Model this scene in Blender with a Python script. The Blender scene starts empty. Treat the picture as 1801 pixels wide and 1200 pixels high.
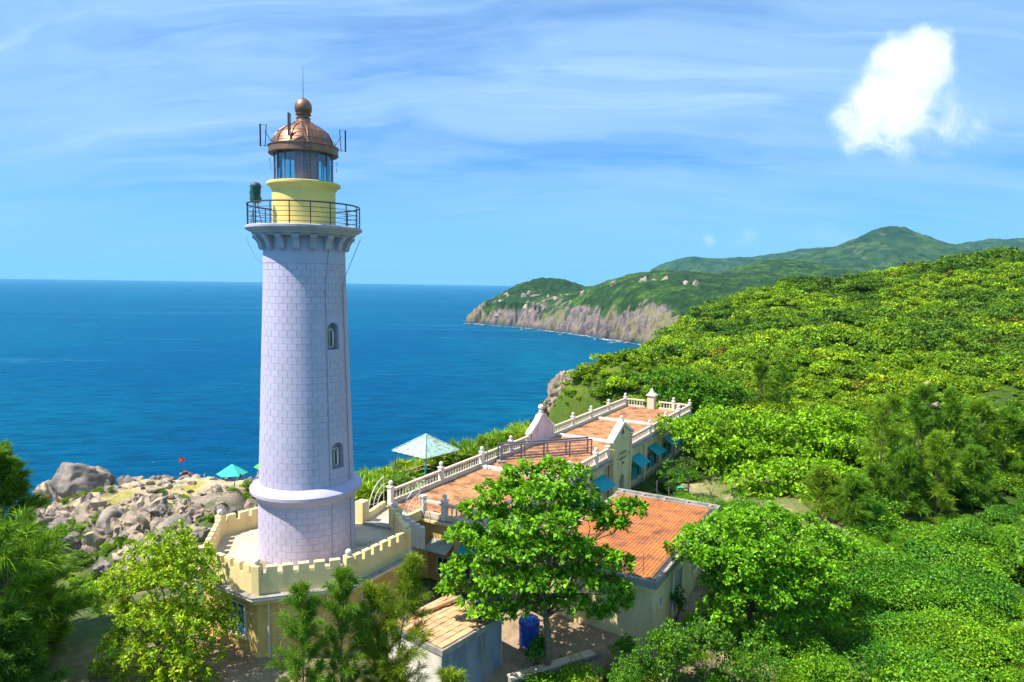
import bpy, bmesh, math, random
import numpy as np
from mathutils import Vector, Matrix, Euler

S = bpy.context.scene
C = S.collection
PI = math.pi
rng = np.random.default_rng(11)
random.seed(11)

# ------------------------------------------------------------------ camera
CAM = Vector((0.0, 0.0, 18.7))
PITCH, ROLL = math.radians(4.87), math.radians(0.866)
RM = Matrix.Rotation(PI/2 - PITCH, 3, 'X') @ Matrix.Rotation(ROLL, 3, 'Z')
cd = bpy.data.cameras.new('camera'); cam = bpy.data.objects.new('camera', cd); C.objects.link(cam)
cam.location = CAM; cam.rotation_euler = RM.to_euler()
cd.sensor_width = 36.0; cd.lens = 1200.0/1801.0*36.0; cd.clip_start = 0.3; cd.clip_end = 90000
S.camera = cam
def ray(px, py):
    return RM @ Vector(((px-900.5)/1200.0, -(py-600.0)/1200.0, -1.0))
def at(px, py, y):           # point of the world on that sight line at depth y
    d = ray(px, py); return CAM + d*(y/d.y)
def atz(px, py, z):          # ... and at height z
    d = ray(px, py); return CAM + d*((z-CAM.z)/d.z)

# ------------------------------------------------------------------ sun and sky
SUN_EL = math.radians(57); SUN_DIR = Vector((-0.945, -0.327, 0)).normalized()*math.cos(SUN_EL) + Vector((0, 0, math.sin(SUN_EL)))
SUN_AZ = math.atan2(SUN_DIR.x, SUN_DIR.y)      # clockwise from +Y
sl = bpy.data.lights.new('sun', 'SUN'); sl.energy = 5.0; sl.angle = math.radians(0.53); sl.color = (1.0, 0.955, 0.88)
so = bpy.data.objects.new('sun', sl); C.objects.link(so); so.location = (-60, -20, 120)
so.rotation_euler = (-SUN_DIR).to_track_quat('-Z', 'Y').to_euler()

world = bpy.data.worlds.new('World'); S.world = world; world.use_nodes = True
W = world.node_tree; WN, WL = W.nodes, W.links
class NT:
    def __init__(s, tree): s.t = tree; s.n = tree.nodes; s.l = tree.links
    def add(s, typ, **kw):
        n = s.n.new(typ)
        for k, v in kw.items(): setattr(n, k, v)
        return n
    def put(s, sock, v):
        if isinstance(v, bpy.types.NodeSocket): s.l.new(v, sock)
        elif v is not None: sock.default_value = v
    def math(s, op, a, b=None, c=None, clamp=False):
        n = s.n.new('ShaderNodeMath'); n.operation = op; n.use_clamp = clamp
        s.put(n.inputs[0], a)
        if b is not None: s.put(n.inputs[1], b)
        if c is not None: s.put(n.inputs[2], c)
        return n.outputs[0]
    def vmath(s, op, a, b=None):
        n = s.n.new('ShaderNodeVectorMath'); n.operation = op
        s.put(n.inputs[0], a)
        if b is not None: s.put(n.inputs[1], b)
        return n.outputs['Value'] if op in ('DOT_PRODUCT', 'LENGTH', 'DISTANCE') else n.outputs[0]
    def mix(s, f, a, b, typ='MIX'):
        n = s.n.new('ShaderNodeMix'); n.data_type = 'RGBA'; n.blend_type = typ
        s.put(n.inputs[0], f); s.put(n.inputs[6], c4(a)); s.put(n.inputs[7], c4(b)); return n.outputs[2]
    def noise(s, vec, scale, detail=4, rough=0.55, dist=0.0, out=0):
        n = s.n.new('ShaderNodeTexNoise'); s.put(n.inputs['Vector'], vec)
        n.inputs['Scale'].default_value = scale; n.inputs['Detail'].default_value = detail
        n.inputs['Roughness'].default_value = rough; n.inputs['Distortion'].default_value = dist
        return n.outputs[out]
    def mrange(s, v, a, b, c=0.0, d=1.0, smooth=True):
        n = s.n.new('ShaderNodeMapRange'); n.interpolation_type = 'SMOOTHSTEP' if smooth else 'LINEAR'
        s.put(n.inputs[0], v); n.inputs[1].default_value = a; n.inputs[2].default_value = b
        n.inputs[3].default_value = c; n.inputs[4].default_value = d; return n.outputs[0]
    def comb(s, x, y, z):
        n = s.n.new('ShaderNodeCombineXYZ'); s.put(n.inputs[0], x); s.put(n.inputs[1], y); s.put(n.inputs[2], z); return n.outputs[0]
    def sep(s, v):
        n = s.n.new('ShaderNodeSeparateXYZ'); s.put(n.inputs[0], v); return n.outputs
def c4(c):
    return (c[0], c[1], c[2], 1.0) if isinstance(c, (tuple, list)) and len(c) == 3 else c

w = NT(W); WN.clear()
sky = w.add('ShaderNodeTexSky', sky_type='NISHITA'); sky.sun_disc = False
sky.sun_elevation = SUN_EL; sky.sun_rotation = SUN_AZ
sky.air_density = 1.0; sky.dust_density = 0.25; sky.ozone_density = 3.0; sky.altitude = 100
SKY_STRENGTH = 0.064
tc = w.add('ShaderNodeTexCoord'); D = w.vmath('NORMALIZE', tc.outputs['Generated'])
dx, dy, dz = w.sep(D)
hs = w.add('ShaderNodeHueSaturation'); hs.inputs['Saturation'].default_value = 1.0; hs.inputs['Value'].default_value = 1.3
W.links.new(sky.outputs[0], hs.inputs['Color'])
base = w.mix(1.0, hs.outputs[0], (0.07, 0.57, 1.28), 'MULTIPLY')
base = w.mix(w.mrange(dz, 0.20, 0.0, 0.0, 0.92), base, (2.5, 5.9, 9.2))
# cirrus: streaks on a high plane
zz = w.math('ADD', w.math('MAXIMUM', dz, 0.0), 0.22)
P = w.comb(w.math('DIVIDE', dx, zz), w.math('DIVIDE', dy, zz), 0.0)
mp = w.add('ShaderNodeMapping'); mp.inputs['Rotation'].default_value = (0, 0, math.radians(20)); mp.inputs['Scale'].default_value = (0.42, 1.5, 1.0)
W.links.new(P, mp.inputs['Vector'])
warp = w.noise(P, 0.8, 3, 0.5, 0, 1)
pv = w.vmath('ADD', mp.outputs[0], w.vmath('MULTIPLY', warp, (0.9, 0.9, 0.0)))
c1 = w.noise(pv, 1.15, 8, 0.62)
c2 = w.noise(w.vmath('ADD', pv, (7.3, 2.1, 0.0)), 0.45, 3, 0.5)
cir = w.math('MULTIPLY', w.mrange(c1, 0.26, 0.60), w.mrange(c2, 0.26, 0.50, 0.15, 1.0))
c3 = w.noise(w.vmath('MULTIPLY', w.vmath('ADD', pv, (3.1, 9.2, 0.0)), (0.7, 2.0, 1.0)), 1.9, 8, 0.66, 0.25)
cir = w.math('ADD', w.math('MULTIPLY', cir, 0.80), w.math('MULTIPLY', w.mrange(c3, 0.50, 0.72), 0.42), clamp=True)
cir = w.math('MULTIPLY', cir, w.mrange(dz, 0.02, 0.22, 0.25, 1.0))
col = w.mix(w.math('MULTIPLY', cir, 0.84), base, (4.8, 7.2, 9.7))
col = w.mix(w.mrange(dz, 0.42, 0.03, 0.26, 0.20), col, (3.5, 6.4, 9.4))     # thin pale veil, thicker towards the horizon all round
# a cumulus and three far puffs, each a patch of the sky
def puffs(col, center, blobs, nscale, amp, lo, hi, bright):
    c = ray(*center).normalized(); t1 = Vector((c.y, -c.x, 0)).normalized(); t2 = t1.cross(c).normalized()
    if t2.z < 0: t2 = -t2
    dc = w.math('MAXIMUM', w.vmath('DOT_PRODUCT', D, tuple(c)), 0.05)
    u = w.math('DIVIDE', w.vmath('DOT_PRODUCT', D, tuple(t1)), dc); v = w.math('DIVIDE', w.vmath('DOT_PRODUCT', D, tuple(t2)), dc)
    q = w.comb(u, v, 0.0)
    nz = w.noise(q, nscale, 7, 0.62, 0.5)
    nw = w.noise(q, nscale*0.55, 3, 0.5, 0.0, 1)
    qq = w.vmath('ADD', q, w.vmath('MULTIPLY', w.vmath('SUBTRACT', nw, (0.5, 0.5, 0.5)), (0.035, 0.035, 0)))
    acc = None
    for (bx, by, br, k) in blobs:
        b = ray(bx, by).normalized(); bu, bv = b.dot(t1)/b.dot(c), b.dot(t2)/b.dot(c)
        d = w.vmath('DISTANCE', qq, (bu, bv, 0.0))
        m = w.mrange(d, br/1200.0*1.62, 0.0, 0.0, k)
        acc = m if acc is None else w.math('SMOOTH_MAX', acc, m, 0.25)
    dens = w.math('ADD', acc, w.math('MULTIPLY', w.math('SUBTRACT', nz, 0.5), w.math('MULTIPLY', w.math('MINIMUM', acc, 1.0), amp)))
    a = w.mrange(dens, lo, hi)
    front = w.mrange(w.vmath('DOT_PRODUCT', D, tuple(c)), 0.5, 0.8)
    a = w.math('MULTIPLY', a, front)
    shade = w.mrange(dens, lo, hi*1.6, 0.0, 1.0)
    cc = w.mix(shade, (5.6, 8.0, 9.9), bright)
    return w.mix(a, col, cc)
col = puffs(col, (1580, 160), [(1628, 88, 34, 1.), (1652, 78, 22, .8), (1570, 104, 34, 1.), (1600, 140, 48, 1.), (1560, 168, 44, 1.), (1588, 190, 46, .95), (1530, 190, 40, 1.), (1625, 130, 36, .9),
      (1492, 206, 34, .8), (1520, 222, 40, .75), (1570, 225, 44, .7), (1500, 245, 30, .35), (1640, 215, 54, .46), (1720, 218, 40, .34), (1680, 225, 46, .38), (1610, 245, 60, .34)], 26.0, 2.0, 0.20, 0.58, (9.9, 9.9, 9.95))
col = puffs(col, (1280, 420), [(1248, 421, 14, .6), (1314, 417, 20, .55), (1455, 412, 30, .35), (1490, 415, 22, .3), (1192, 410, 14, .3)], 30.0, 1.3, 0.12, 1.1, (8.6, 9.4, 10.2))
bg = w.add('ShaderNodeBackground'); W.links.new(col, bg.inputs['Color']); bg.inputs['Strength'].default_value = SKY_STRENGTH
wo = w.add('ShaderNodeOutputWorld'); W.links.new(bg.outputs[0], wo.inputs['Surface'])

S.view_settings.view_transform = 'Standard'; S.view_settings.look = 'None'
S.view_settings.exposure = 0.84; S.view_settings.gamma = 1.0; S.view_settings.use_curve_mapping = False
S.render.engine = 'CYCLES'
cy = S.cycles; cy.use_denoising = True; cy.max_bounces = 6; cy.diffuse_bounces = 2; cy.glossy_bounces = 2; cy.transmission_bounces = 4
cy.transparent_max_bounces = 8; cy.volume_bounces = 0; cy.sample_clamp_indirect = 4.0
try: cy.denoising_input_passes = 'RGB_ALBEDO_NORMAL'; cy.denoising_prefilter = 'ACCURATE'
except Exception: pass

# ------------------------------------------------------------------ helpers
def tag(o, label=None, cat=None, group=None, kind=None):
    if label: o['label'] = label
    if cat: o['category'] = cat
    if group: o['group'] = group
    if kind: o['kind'] = kind
    return o
def thing(name, label, cat, loc=(0, 0, 0), rz=0.0, group=None):
    o = bpy.data.objects.new(name, None); C.objects.link(o); o.empty_display_size = 0.5
    o.location = loc; o.rotation_euler = (0, 0, rz); return tag(o, label, cat, group)
def link(name, me, parent=None, loc=(0, 0, 0), rot=(0, 0, 0), sc=None):
    o = bpy.data.objects.new(name, me); C.objects.link(o); o.location = loc; o.rotation_euler = rot
    if sc is not None: o.scale = (sc, sc, sc) if not hasattr(sc, '__len__') else sc
    if parent: o.parent = parent
    return o
class MB:
    def __init__(s): s.v = []; s.f = []; s.m = []
    def add(s, vs, fs, mi=0):
        b = len(s.v); s.v += [tuple(x) for x in vs]; s.f += [tuple(b+i for i in f) for f in fs]; s.m += [mi]*len(fs); return s
    def box(s, x0, x1, y0, y1, z0, z1, mi=0):
        return s.add([(x0,y0,z0),(x1,y0,z0),(x1,y1,z0),(x0,y1,z0),(x0,y0,z1),(x1,y0,z1),(x1,y1,z1),(x0,y1,z1)],
                     [(0,3,2,1),(4,5,6,7),(0,1,5,4),(1,2,6,5),(2,3,7,6),(3,0,4,7)], mi)
    def bbox(s, x0, x1, y0, y1, z0, z1, b=0.02, mi=0):    # box with chamfered upper and upright edges
        ring = lambda d: [(x0+d,y0),(x1-d,y0),(x1,y0+d),(x1,y1-d),(x1-d,y1),(x0+d,y1),(x0,y1-d),(x0,y0+d)]
        r0 = ring(b); r1 = [(min(max(x, x0+b), x1-b), min(max(y, y0+b), y1-b)) for x, y in ring(b)]
        vs = [(x,y,z0) for x,y in r0]+[(x,y,z1-b) for x,y in r0]+[(x,y,z1) for x,y in r1]
        fs = [tuple(range(7,-1,-1)), tuple(range(16,24))]
        for k in (0, 8): fs += [(k+i, k+(i+1)%8, k+8+(i+1)%8, k+8+i) for i in range(8)]
        return s.add(vs, fs, mi)
    def bar(s, p, q, wd, ht, mi=0):                        # upright rectangular bar between two points
        p, q = Vector(p), Vector(q); d = (q-p); n = Vector((-d.y, d.x, 0))
        n = n.normalized()*wd/2 if n.length > 1e-6 else Vector((wd/2, 0, 0)); u = Vector((0, 0, ht)) if abs(d.z) < d.length*0.95 else Vector((0, ht, 0))
        vs = [p-n, p+n, q+n, q-n]; vs = vs + [x+u for x in vs]
        return s.add(vs, [(0,1,2,3),(7,6,5,4),(0,4,5,1),(1,5,6,2),(2,6,7,3),(3,7,4,0)], mi)
    def tube(s, pts, r, n=6, mi=0, cap=True):
        pts = [Vector(p) for p in pts]; rs = r if hasattr(r, '__len__') else [r]*len(pts)
        b = len(s.v); k = len(pts)
        for i, p in enumerate(pts):
            d = (pts[min(i+1, k-1)]-pts[max(i-1, 0)]).normalized()
            a = d.orthogonal().normalized() if i == 0 else (a-d*a.dot(d)).normalized()
            e = d.cross(a)
            for j in range(n):
                t = 2*PI*j/n; s.v.append(tuple(p+(a*math.cos(t)+e*math.sin(t))*rs[i]))
        for i in range(k-1):
            for j in range(n):
                s.f.append((b+i*n+j, b+i*n+(j+1)%n, b+(i+1)*n+(j+1)%n, b+(i+1)*n+j)); s.m.append(mi)
        if cap:
            s.f.append(tuple(b+j for j in range(n-1, -1, -1))); s.f.append(tuple(b+(k-1)*n+j for j in range(n))); s.m += [mi, mi]
        return s
    def lathe(s, prof, n=24, c=(0, 0), a0=0.0, a1=2*PI, mi=0):
        full = abs(a1-a0-2*PI) < 1e-6; m = n if full else n+1; b = len(s.v)
        for (r, z) in prof:
            for j in range(m):
                t = a0+(a1-a0)*j/n; s.v.append((c[0]+r*math.cos(t), c[1]+r*math.sin(t), z))
        for i in range(len(prof)-1):
            for j in range(n):
                j2 = (j+1) % m
                s.f.append((b+i*m+j, b+i*m+j2, b+(i+1)*m+j2, b+(i+1)*m+j)); s.m.append(mi)
        if full:
            if prof[0][0] > 1e-4: s.f.append(tuple(b+j for j in range(n-1, -1, -1))); s.m.append(mi)
            if prof[-1][0] > 1e-4: s.f.append(tuple(b+(len(prof)-1)*m+j for j in range(n))); s.m.append(mi)
        return s
    def ball(s, c, r, n=12, mi=0, sq=1.0):
        pr = [(max(r*math.sin(PI*i/8), 1e-4), c[2]-sq*r*math.cos(PI*i/8)) for i in range(9)]
        return s.lathe(pr, n, (c[0], c[1]), mi=mi)
    def prism(s, poly, z0, z1, mi=0):
        n = len(poly); vs = [(x,y,z0) for x,y in poly]+[(x,y,z1) for x,y in poly]
        return s.add(vs, [tuple(range(n-1,-1,-1)), tuple(range(n,2*n))]+[(i,(i+1)%n,n+(i+1)%n,n+i) for i in range(n)], mi)
    def extr(s, poly3, off, mi=0):                        # any planar polygon pushed along off
        n = len(poly3); a = [Vector(p) for p in poly3]; o = Vector(off)
        return s.add(a+[p+o for p in a], [tuple(range(n-1,-1,-1)), tuple(range(n,2*n))]+[(i,(i+1)%n,n+(i+1)%n,n+i) for i in range(n)], mi)
    def mesh(s, name, mats, smooth=0):
        me = bpy.data.meshes.new(name); me.from_pydata(s.v, [], s.f)
        mats = mats if isinstance(mats, (list, tuple)) else [mats]
        for m in mats: me.materials.append(m)
        if len(mats) > 1: me.polygons.foreach_set('material_index', s.m)
        bm = bmesh.new(); bm.from_mesh(me); bmesh.ops.recalc_face_normals(bm, faces=bm.faces); bm.to_mesh(me); bm.free()
        if smooth:
            me.polygons.foreach_set('use_smooth', [True]*len(me.polygons)); me.set_sharp_from_angle(angle=math.radians(smooth))
        me.update(); return me
    def build(s, name, mats, parent=None, smooth=0, loc=(0, 0, 0), rot=(0, 0, 0)):
        return link(name, s.mesh(name, mats, smooth), parent, loc, rot)

def npmesh(name, V, F, mat, col=None, smooth=False):     # big meshes from arrays; F is (n,3) or (n,4); col per vertex
    V = np.asarray(V, np.float32); F = np.asarray(F, np.int32); k = F.shape[1]
    me = bpy.data.meshes.new(name); me.vertices.add(len(V)); me.vertices.foreach_set('co', V.ravel())
    me.loops.add(F.size); me.loops.foreach_set('vertex_index', F.ravel())
    me.polygons.add(len(F)); me.polygons.foreach_set('loop_start', np.arange(0, F.size, k, dtype=np.int32))
    try: me.polygons.foreach_set('loop_total', np.full(len(F), k, np.int32))
    except Exception: pass
    if smooth: me.polygons.foreach_set('use_smooth', np.ones(len(F), bool))
    me.update(calc_edges=True)
    if col is not None:
        a = me.color_attributes.new('Col', 'FLOAT_COLOR', 'POINT')
        a.data.foreach_set('color', np.concatenate([np.asarray(col, np.float32), np.ones((len(V), 1), np.float32)], 1).ravel())
    for m in (mat if isinstance(mat, (list, tuple)) else [mat]): me.materials.append(m)
    return me

# numpy value noise
def _h(ix, iy, iz):
    n = (ix.astype(np.int64)*73856093) ^ (iy.astype(np.int64)*19349663) ^ (iz.astype(np.int64)*83492791)
    n = (n ^ (n >> 13))*1274126177 & 0x7fffffff; n = (n ^ (n >> 15))*668265263 & 0x7fffffff
    return (n & 0xffff)/65535.0
def vnoise(p):
    p = np.asarray(p, float); i = np.floor(p); f = p-i; f = f*f*(3-2*f); x, y, z = [i[..., k].astype(np.int64) for k in range(3)]
    r = 0
    for a in (0, 1):
        for b in (0, 1):
            for c in (0, 1):
                wgt = (f[..., 0] if a else 1-f[..., 0])*(f[..., 1] if b else 1-f[..., 1])*(f[..., 2] if c else 1-f[..., 2])
                r = r+wgt*_h(x+a, y+b, z+c)
    return r
def fbm(p, oct=4, gain=0.5):
    p = np.asarray(p, float); s = 0; a = 1.0; t = 0
    for k in range(oct):
        s = s+a*(vnoise(p*(2**k)+17.3*k)-0.5); t += a; a *= gain
    return 2*s/t

# ------------------------------------------------------------------ materials
def pm(name, c1, c2=None, scale=1.5, rough=0.75, bump=0.15, bscale=14.0, rand=0.0, spec=0.3, metal=0.0, stain=None, stain_amt=0.0, stain_scale=0.9, streak=1.0):
    m = bpy.data.materials.new(name); m.use_nodes = True; t = NT(m.node_tree); bs = t.n['Principled BSDF']
    g = t.add('ShaderNodeNewGeometry'); pos = g.outputs['Position']
    c2 = c2 or tuple(x*0.82 for x in c1)
    f = t.mrange(t.noise(pos, scale, 6, 0.62), 0.3, 0.7)
    col = t.mix(f, c1, c2)
    col = t.mix(t.math('MULTIPLY', t.mrange(t.noise(pos, scale*9, 4, 0.6), 0.35, 0.7), 0.35), col, tuple(x*0.86 for x in c2))
    if stain:
        sp = t.vmath('MULTIPLY', pos, (1.0, 1.0, streak))
        sf = t.mrange(t.noise(sp, stain_scale, 7, 0.68, 0.3), 0.46, 0.68)
        col = t.mix(t.math('MULTIPLY', sf, stain_amt), col, stain)
    if rand:
        oi = t.add('ShaderNodeObjectInfo')
        col = t.mix(1.0, col, t.comb(*[t.mrange(oi.outputs['Random'], 0, 1, 1-rand, 1+rand*0.6, False)]*3), 'MULTIPLY')
    t.put(bs.inputs['Base Color'], col)
    t.put(bs.inputs['Roughness'], t.mrange(t.noise(pos, scale*4, 3), 0.3, 0.7, max(rough-0.08, 0.02), min(rough+0.08, 1), False))
    bs.inputs['Specular IOR Level'].default_value = spec; bs.inputs['Metallic'].default_value = metal
    if bump:
        b = t.add('ShaderNodeBump'); b.inputs['Strength'].default_value = bump; b.inputs['Distance'].default_value = 0.05
        t.put(b.inputs['Height'], t.noise(pos, bscale, 5, 0.65)); t.put(bs.inputs['Normal'], b.outputs[0])
    return m
def leafmat(name, tint=(1, 1, 1), alt=(0.7, 0.8, 0.7), trans=0.3, rough=0.5, spec=0.22, rare=None, rare_at=0.97, glow=1.0):
    m = bpy.data.materials.new(name); m.use_nodes = True; t = NT(m.node_tree); bs = t.n['Principled BSDF']; out = t.n['Material Output']
    a = t.add('ShaderNodeAttribute'); a.attribute_name = 'Col'; oi = t.add('ShaderNodeObjectInfo'); rd = oi.outputs['Random']
    mul = t.mix(rd, tint, alt)
    if name == 'shrub_leaf':
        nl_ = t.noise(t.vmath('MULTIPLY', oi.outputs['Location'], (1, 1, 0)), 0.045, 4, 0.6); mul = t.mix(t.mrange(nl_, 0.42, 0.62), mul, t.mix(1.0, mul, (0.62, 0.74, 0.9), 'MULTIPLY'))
    if name == 'thicket_leaf':
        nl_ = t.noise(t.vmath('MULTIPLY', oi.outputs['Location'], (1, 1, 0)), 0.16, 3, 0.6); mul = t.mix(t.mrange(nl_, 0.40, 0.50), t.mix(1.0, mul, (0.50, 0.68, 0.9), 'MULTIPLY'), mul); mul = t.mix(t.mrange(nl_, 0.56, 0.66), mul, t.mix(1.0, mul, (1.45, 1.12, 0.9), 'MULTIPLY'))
    if rare: mul = t.mix(t.math('GREATER_THAN', rd, rare_at), mul, rare)
    col = t.mix(1.0, a.outputs['Color'], mul, 'MULTIPLY')
    t.put(bs.inputs['Base Color'], col); bs.inputs['Roughness'].default_value = rough; bs.inputs['Specular IOR Level'].default_value = spec
    tr = t.add('ShaderNodeBsdfTranslucent'); t.put(tr.inputs['Color'], t.mix(1.0, col, (1.5*glow, 1.35*glow, 0.6*glow), 'MULTIPLY'))
    mx = t.add('ShaderNodeMixShader'); mx.inputs[0].default_value = trans
    t.l.new(bs.outputs[0], mx.inputs[1]); t.l.new(tr.outputs[0], mx.inputs[2]); t.l.new(mx.outputs[0], out.inputs[0]); return m
def glassmat(name, tint, gloss=0.12, rough=0.03):
    m = bpy.data.materials.new(name); m.use_nodes = True; t = NT(m.node_tree); t.n.remove(t.n['Principled BSDF']); out = t.n['Material Output']
    tr = t.add('ShaderNodeBsdfTransparent'); tr.inputs[0].default_value = c4(tint); gl = t.add('ShaderNodeBsdfGlossy'); gl.inputs['Roughness'].default_value = rough
    fr = t.add('ShaderNodeFresnel'); fr.inputs[0].default_value = 1.45
    mx = t.add('ShaderNodeMixShader'); t.l.new(t.math('ADD', fr.outputs[0], gloss, clamp=True), mx.inputs[0]); t.l.new(tr.outputs[0], mx.inputs[1]); t.l.new(gl.outputs[0], mx.inputs[2])
    t.l.new(mx.outputs[0], out.inputs[0]); return m

M = {}
M['stone'] = pm('tower_stone', (0.53, 0.475, 0.58), (0.49, 0.435, 0.535), 0.8, 0.7, 0.10, 25, rand=0.05, stain=(0.40, 0.37, 0.44), stain_amt=0.25, stain_scale=0.8, streak=0.25)
M['mortar'] = pm('tower_mortar', (0.40, 0.355, 0.45), (0.35, 0.31, 0.39), 2, 0.85, 0.1)
M['band'] = pm('tower_plaster', (0.50, 0.455, 0.575), (0.46, 0.415, 0.53), 0.9, 0.7, 0.08, 20, stain=(0.36, 0.34, 0.40), stain_amt=0.35, stain_scale=0.7, streak=0.3)
M['cornice'] = pm('gallery_paint', (0.46, 0.44, 0.52), (0.40, 0.38, 0.45), 1.2, 0.7, 0.1, 20, stain=(0.25, 0.23, 0.25), stain_amt=0.4, streak=0.3)
M['lemon'] = pm('lemon_paint', (0.86, 0.66, 0.19), (0.82, 0.61, 0.16), 0.9, 0.55, 0.05, 18, stain=(0.5, 0.4, 0.2), stain_amt=0.2, streak=0.3)
M['cream'] = pm('cream_paint', (0.86, 0.68, 0.33), (0.81, 0.62, 0.28), 0.8, 0.8, 0.12, 16, stain=(0.36, 0.28, 0.17), stain_amt=0.4, stain_scale=0.7, streak=0.35)
M['ochre'] = pm('ochre_wall', (0.74, 0.49, 0.16), (0.67, 0.43, 0.13), 0.6, 0.85, 0.12, 14, stain=(0.30, 0.22, 0.11), stain_amt=0.45, stain_scale=0.6, streak=0.3)
M['wallpale'] = pm('pale_wall', (0.82, 0.64, 0.33), (0.74, 0.57, 0.28), 0.5, 0.85, 0.12, 14, stain=(0.30, 0.25, 0.17), stain_amt=0.5, stain_scale=0.5, streak=0.3)
M['rail'] = pm('rail_paint', (0.72, 0.56, 0.40), (0.66, 0.50, 0.35), 1.2, 0.8, 0.12, 18, rand=0.06, stain=(0.36, 0.28, 0.22), stain_amt=0.45, stain_scale=1.4, streak=0.4)
M['white'] = pm('white_paint', (0.78, 0.72, 0.63), (0.72, 0.65, 0.56), 1.2, 0.7, 0.1, 18, rand=0.05, stain=(0.36, 0.32, 0.28), stain_amt=0.4, stain_scale=1.3, streak=0.4)
M['pinkwhite'] = pm('pinkish_white_plaster', (0.70, 0.60, 0.66), (0.63, 0.53, 0.58), 0.8, 0.75, 0.1, 16, stain=(0.40, 0.30, 0.32), stain_amt=0.5, stain_scale=1.0, streak=0.3)
M['concrete'] = pm('terrace_concrete', (0.66, 0.54, 0.37), (0.52, 0.42, 0.28), 0.7, 0.9, 0.2, 10, stain=(0.10, 0.085, 0.07), stain_amt=0.75, stain_scale=0.45)
M['oldcon'] = pm('old_concrete', (0.42, 0.37, 0.31), (0.28, 0.25, 0.21), 1.1, 0.9, 0.25, 10, stain=(0.08, 0.075, 0.07), stain_amt=0.7, stain_scale=0.9)
M['moss'] = pm('mossy_gutter', (0.035, 0.035, 0.035), (0.06, 0.055, 0.05), 2, 0.9, 0.3)
M['greywall'] = pm('grey_cement', (0.30, 0.32, 0.36), (0.22, 0.25, 0.29), 0.9, 0.9, 0.2, 9, stain=(0.10, 0.12, 0.15), stain_amt=0.6, stain_scale=0.8, streak=0.4)
M['tile'] = pm('terracotta_tile', (0.57, 0.27, 0.115), (0.43, 0.18, 0.07), 0.5, 0.85, 0.2, 12, rand=0.12, stain=(0.09, 0.06, 0.045), stain_amt=0.85, stain_scale=1.0)
M['tile2'] = pm('brick_red_tile', (0.60, 0.215, 0.060), (0.45, 0.150, 0.045), 0.4, 0.85, 0.2, 12, rand=0.12, stain=(0.13, 0.06, 0.045), stain_amt=0.8, stain_scale=0.9)
M['tile3'] = pm('pale_terracotta_tile', (0.68, 0.42, 0.22), (0.60, 0.34, 0.17), 0.8, 0.85, 0.15, 12, rand=0.16, stain=(0.3, 0.2, 0.12), stain_amt=0.4, stain_scale=1.2)
M['grout'] = pm('roof_grout', (0.30, 0.17, 0.10), (0.22, 0.12, 0.07), 1, 0.9, 0.1)
M['copper'] = pm('bronze_dome', (0.36, 0.19, 0.11), (0.27, 0.14, 0.085), 1.5, 0.46, 0.06, 20, spec=0.5, metal=0.75, stain=(0.16, 0.09, 0.07), stain_amt=0.5, stain_scale=1.8)
M['iron'] = pm('dark_iron', (0.07, 0.065, 0.065), None, 4, 0.5, 0.1, 30, spec=0.4, metal=0.5)
M['steel'] = pm('grey_steel', (0.28, 0.27, 0.32), (0.20, 0.19, 0.23), 2, 0.45, 0.05, 30, spec=0.5, metal=0.6)
M['mauve'] = pm('mauve_shutter', (0.30, 0.25, 0.29), (0.26, 0.21, 0.25), 1.5, 0.7, 0.05)
M['teal'] = pm('teal_awning', (0.012, 0.40, 0.45), (0.01, 0.34, 0.39), 1, 0.6, 0.08, 12, rand=0.1)
M['tealroof'] = pm('turquoise_roof', (0.05, 0.55, 0.40), (0.04, 0.46, 0.34), 0.6, 0.5, 0.08, 12)
M['greenroof'] = pm('lime_green_roof', (0.10, 0.50, 0.06), (0.08, 0.42, 0.05), 0.6, 0.5, 0.08, 12)
M['paleroof'] = pm('pale_green_sheet', (0.36, 0.55, 0.46), (0.31, 0.50, 0.41), 0.8, 0.55, 0.05, 12, stain=(0.22, 0.10, 0.05), stain_amt=0.9, stain_scale=3.4)
M['corr'] = pm('corrugated_sheet', (0.45, 0.47, 0.40), (0.36, 0.38, 0.32), 2, 0.5, 0.05, 12, stain=(0.3, 0.2, 0.1), stain_amt=0.4)
M['blue'] = pm('blue_tarpaulin', (0.015, 0.10, 0.55), (0.01, 0.06, 0.40), 1.6, 0.3, 0.5, 6, spec=0.5)
M['darkpane'] = pm('dark_window_glass', (0.02, 0.03, 0.035), (0.03, 0.045, 0.05), 1, 0.08, 0, spec=0.6)
M['bluepane'] = pm('blue_shutter', (0.03, 0.13, 0.20), (0.025, 0.10, 0.16), 2, 0.5, 0.05)
M['tarp'] = pm('green_tarpaulin', (0.02, 0.10, 0.085), (0.015, 0.07, 0.06), 3, 0.45, 0.5, 8, stain=(0.16, 0.08, 0.08), stain_amt=0.5, stain_scale=3)
M['wood'] = pm('weathered_wood', (0.40, 0.28, 0.17), (0.30, 0.20, 0.12), 3, 0.8, 0.2, 20)
M['bark'] = pm('grey_bark', (0.22, 0.17, 0.12), (0.14, 0.10, 0.07), 3, 0.9, 0.6, 14)
M['rock'] = pm('grey_granite', (0.36, 0.29, 0.225), (0.17, 0.14, 0.12), 0.16, 0.9, 0.9, 1.3, rand=0.12, stain=(0.06, 0.055, 0.055), stain_amt=0.75, stain_scale=0.22, streak=0.35)
M['palerock'] = pm('pale_granite', (0.50, 0.385, 0.265), (0.31, 0.235, 0.165), 0.25, 0.9, 0.9, 1.6, rand=0.22, stain=(0.10, 0.08, 0.06), stain_amt=0.75, stain_scale=0.35, streak=0.5)
M['wstone'] = pm('wall_stone', (0.22, 0.20, 0.19), (0.14, 0.13, 0.13), 2, 0.9, 0.5, 8, rand=0.3)
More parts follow.
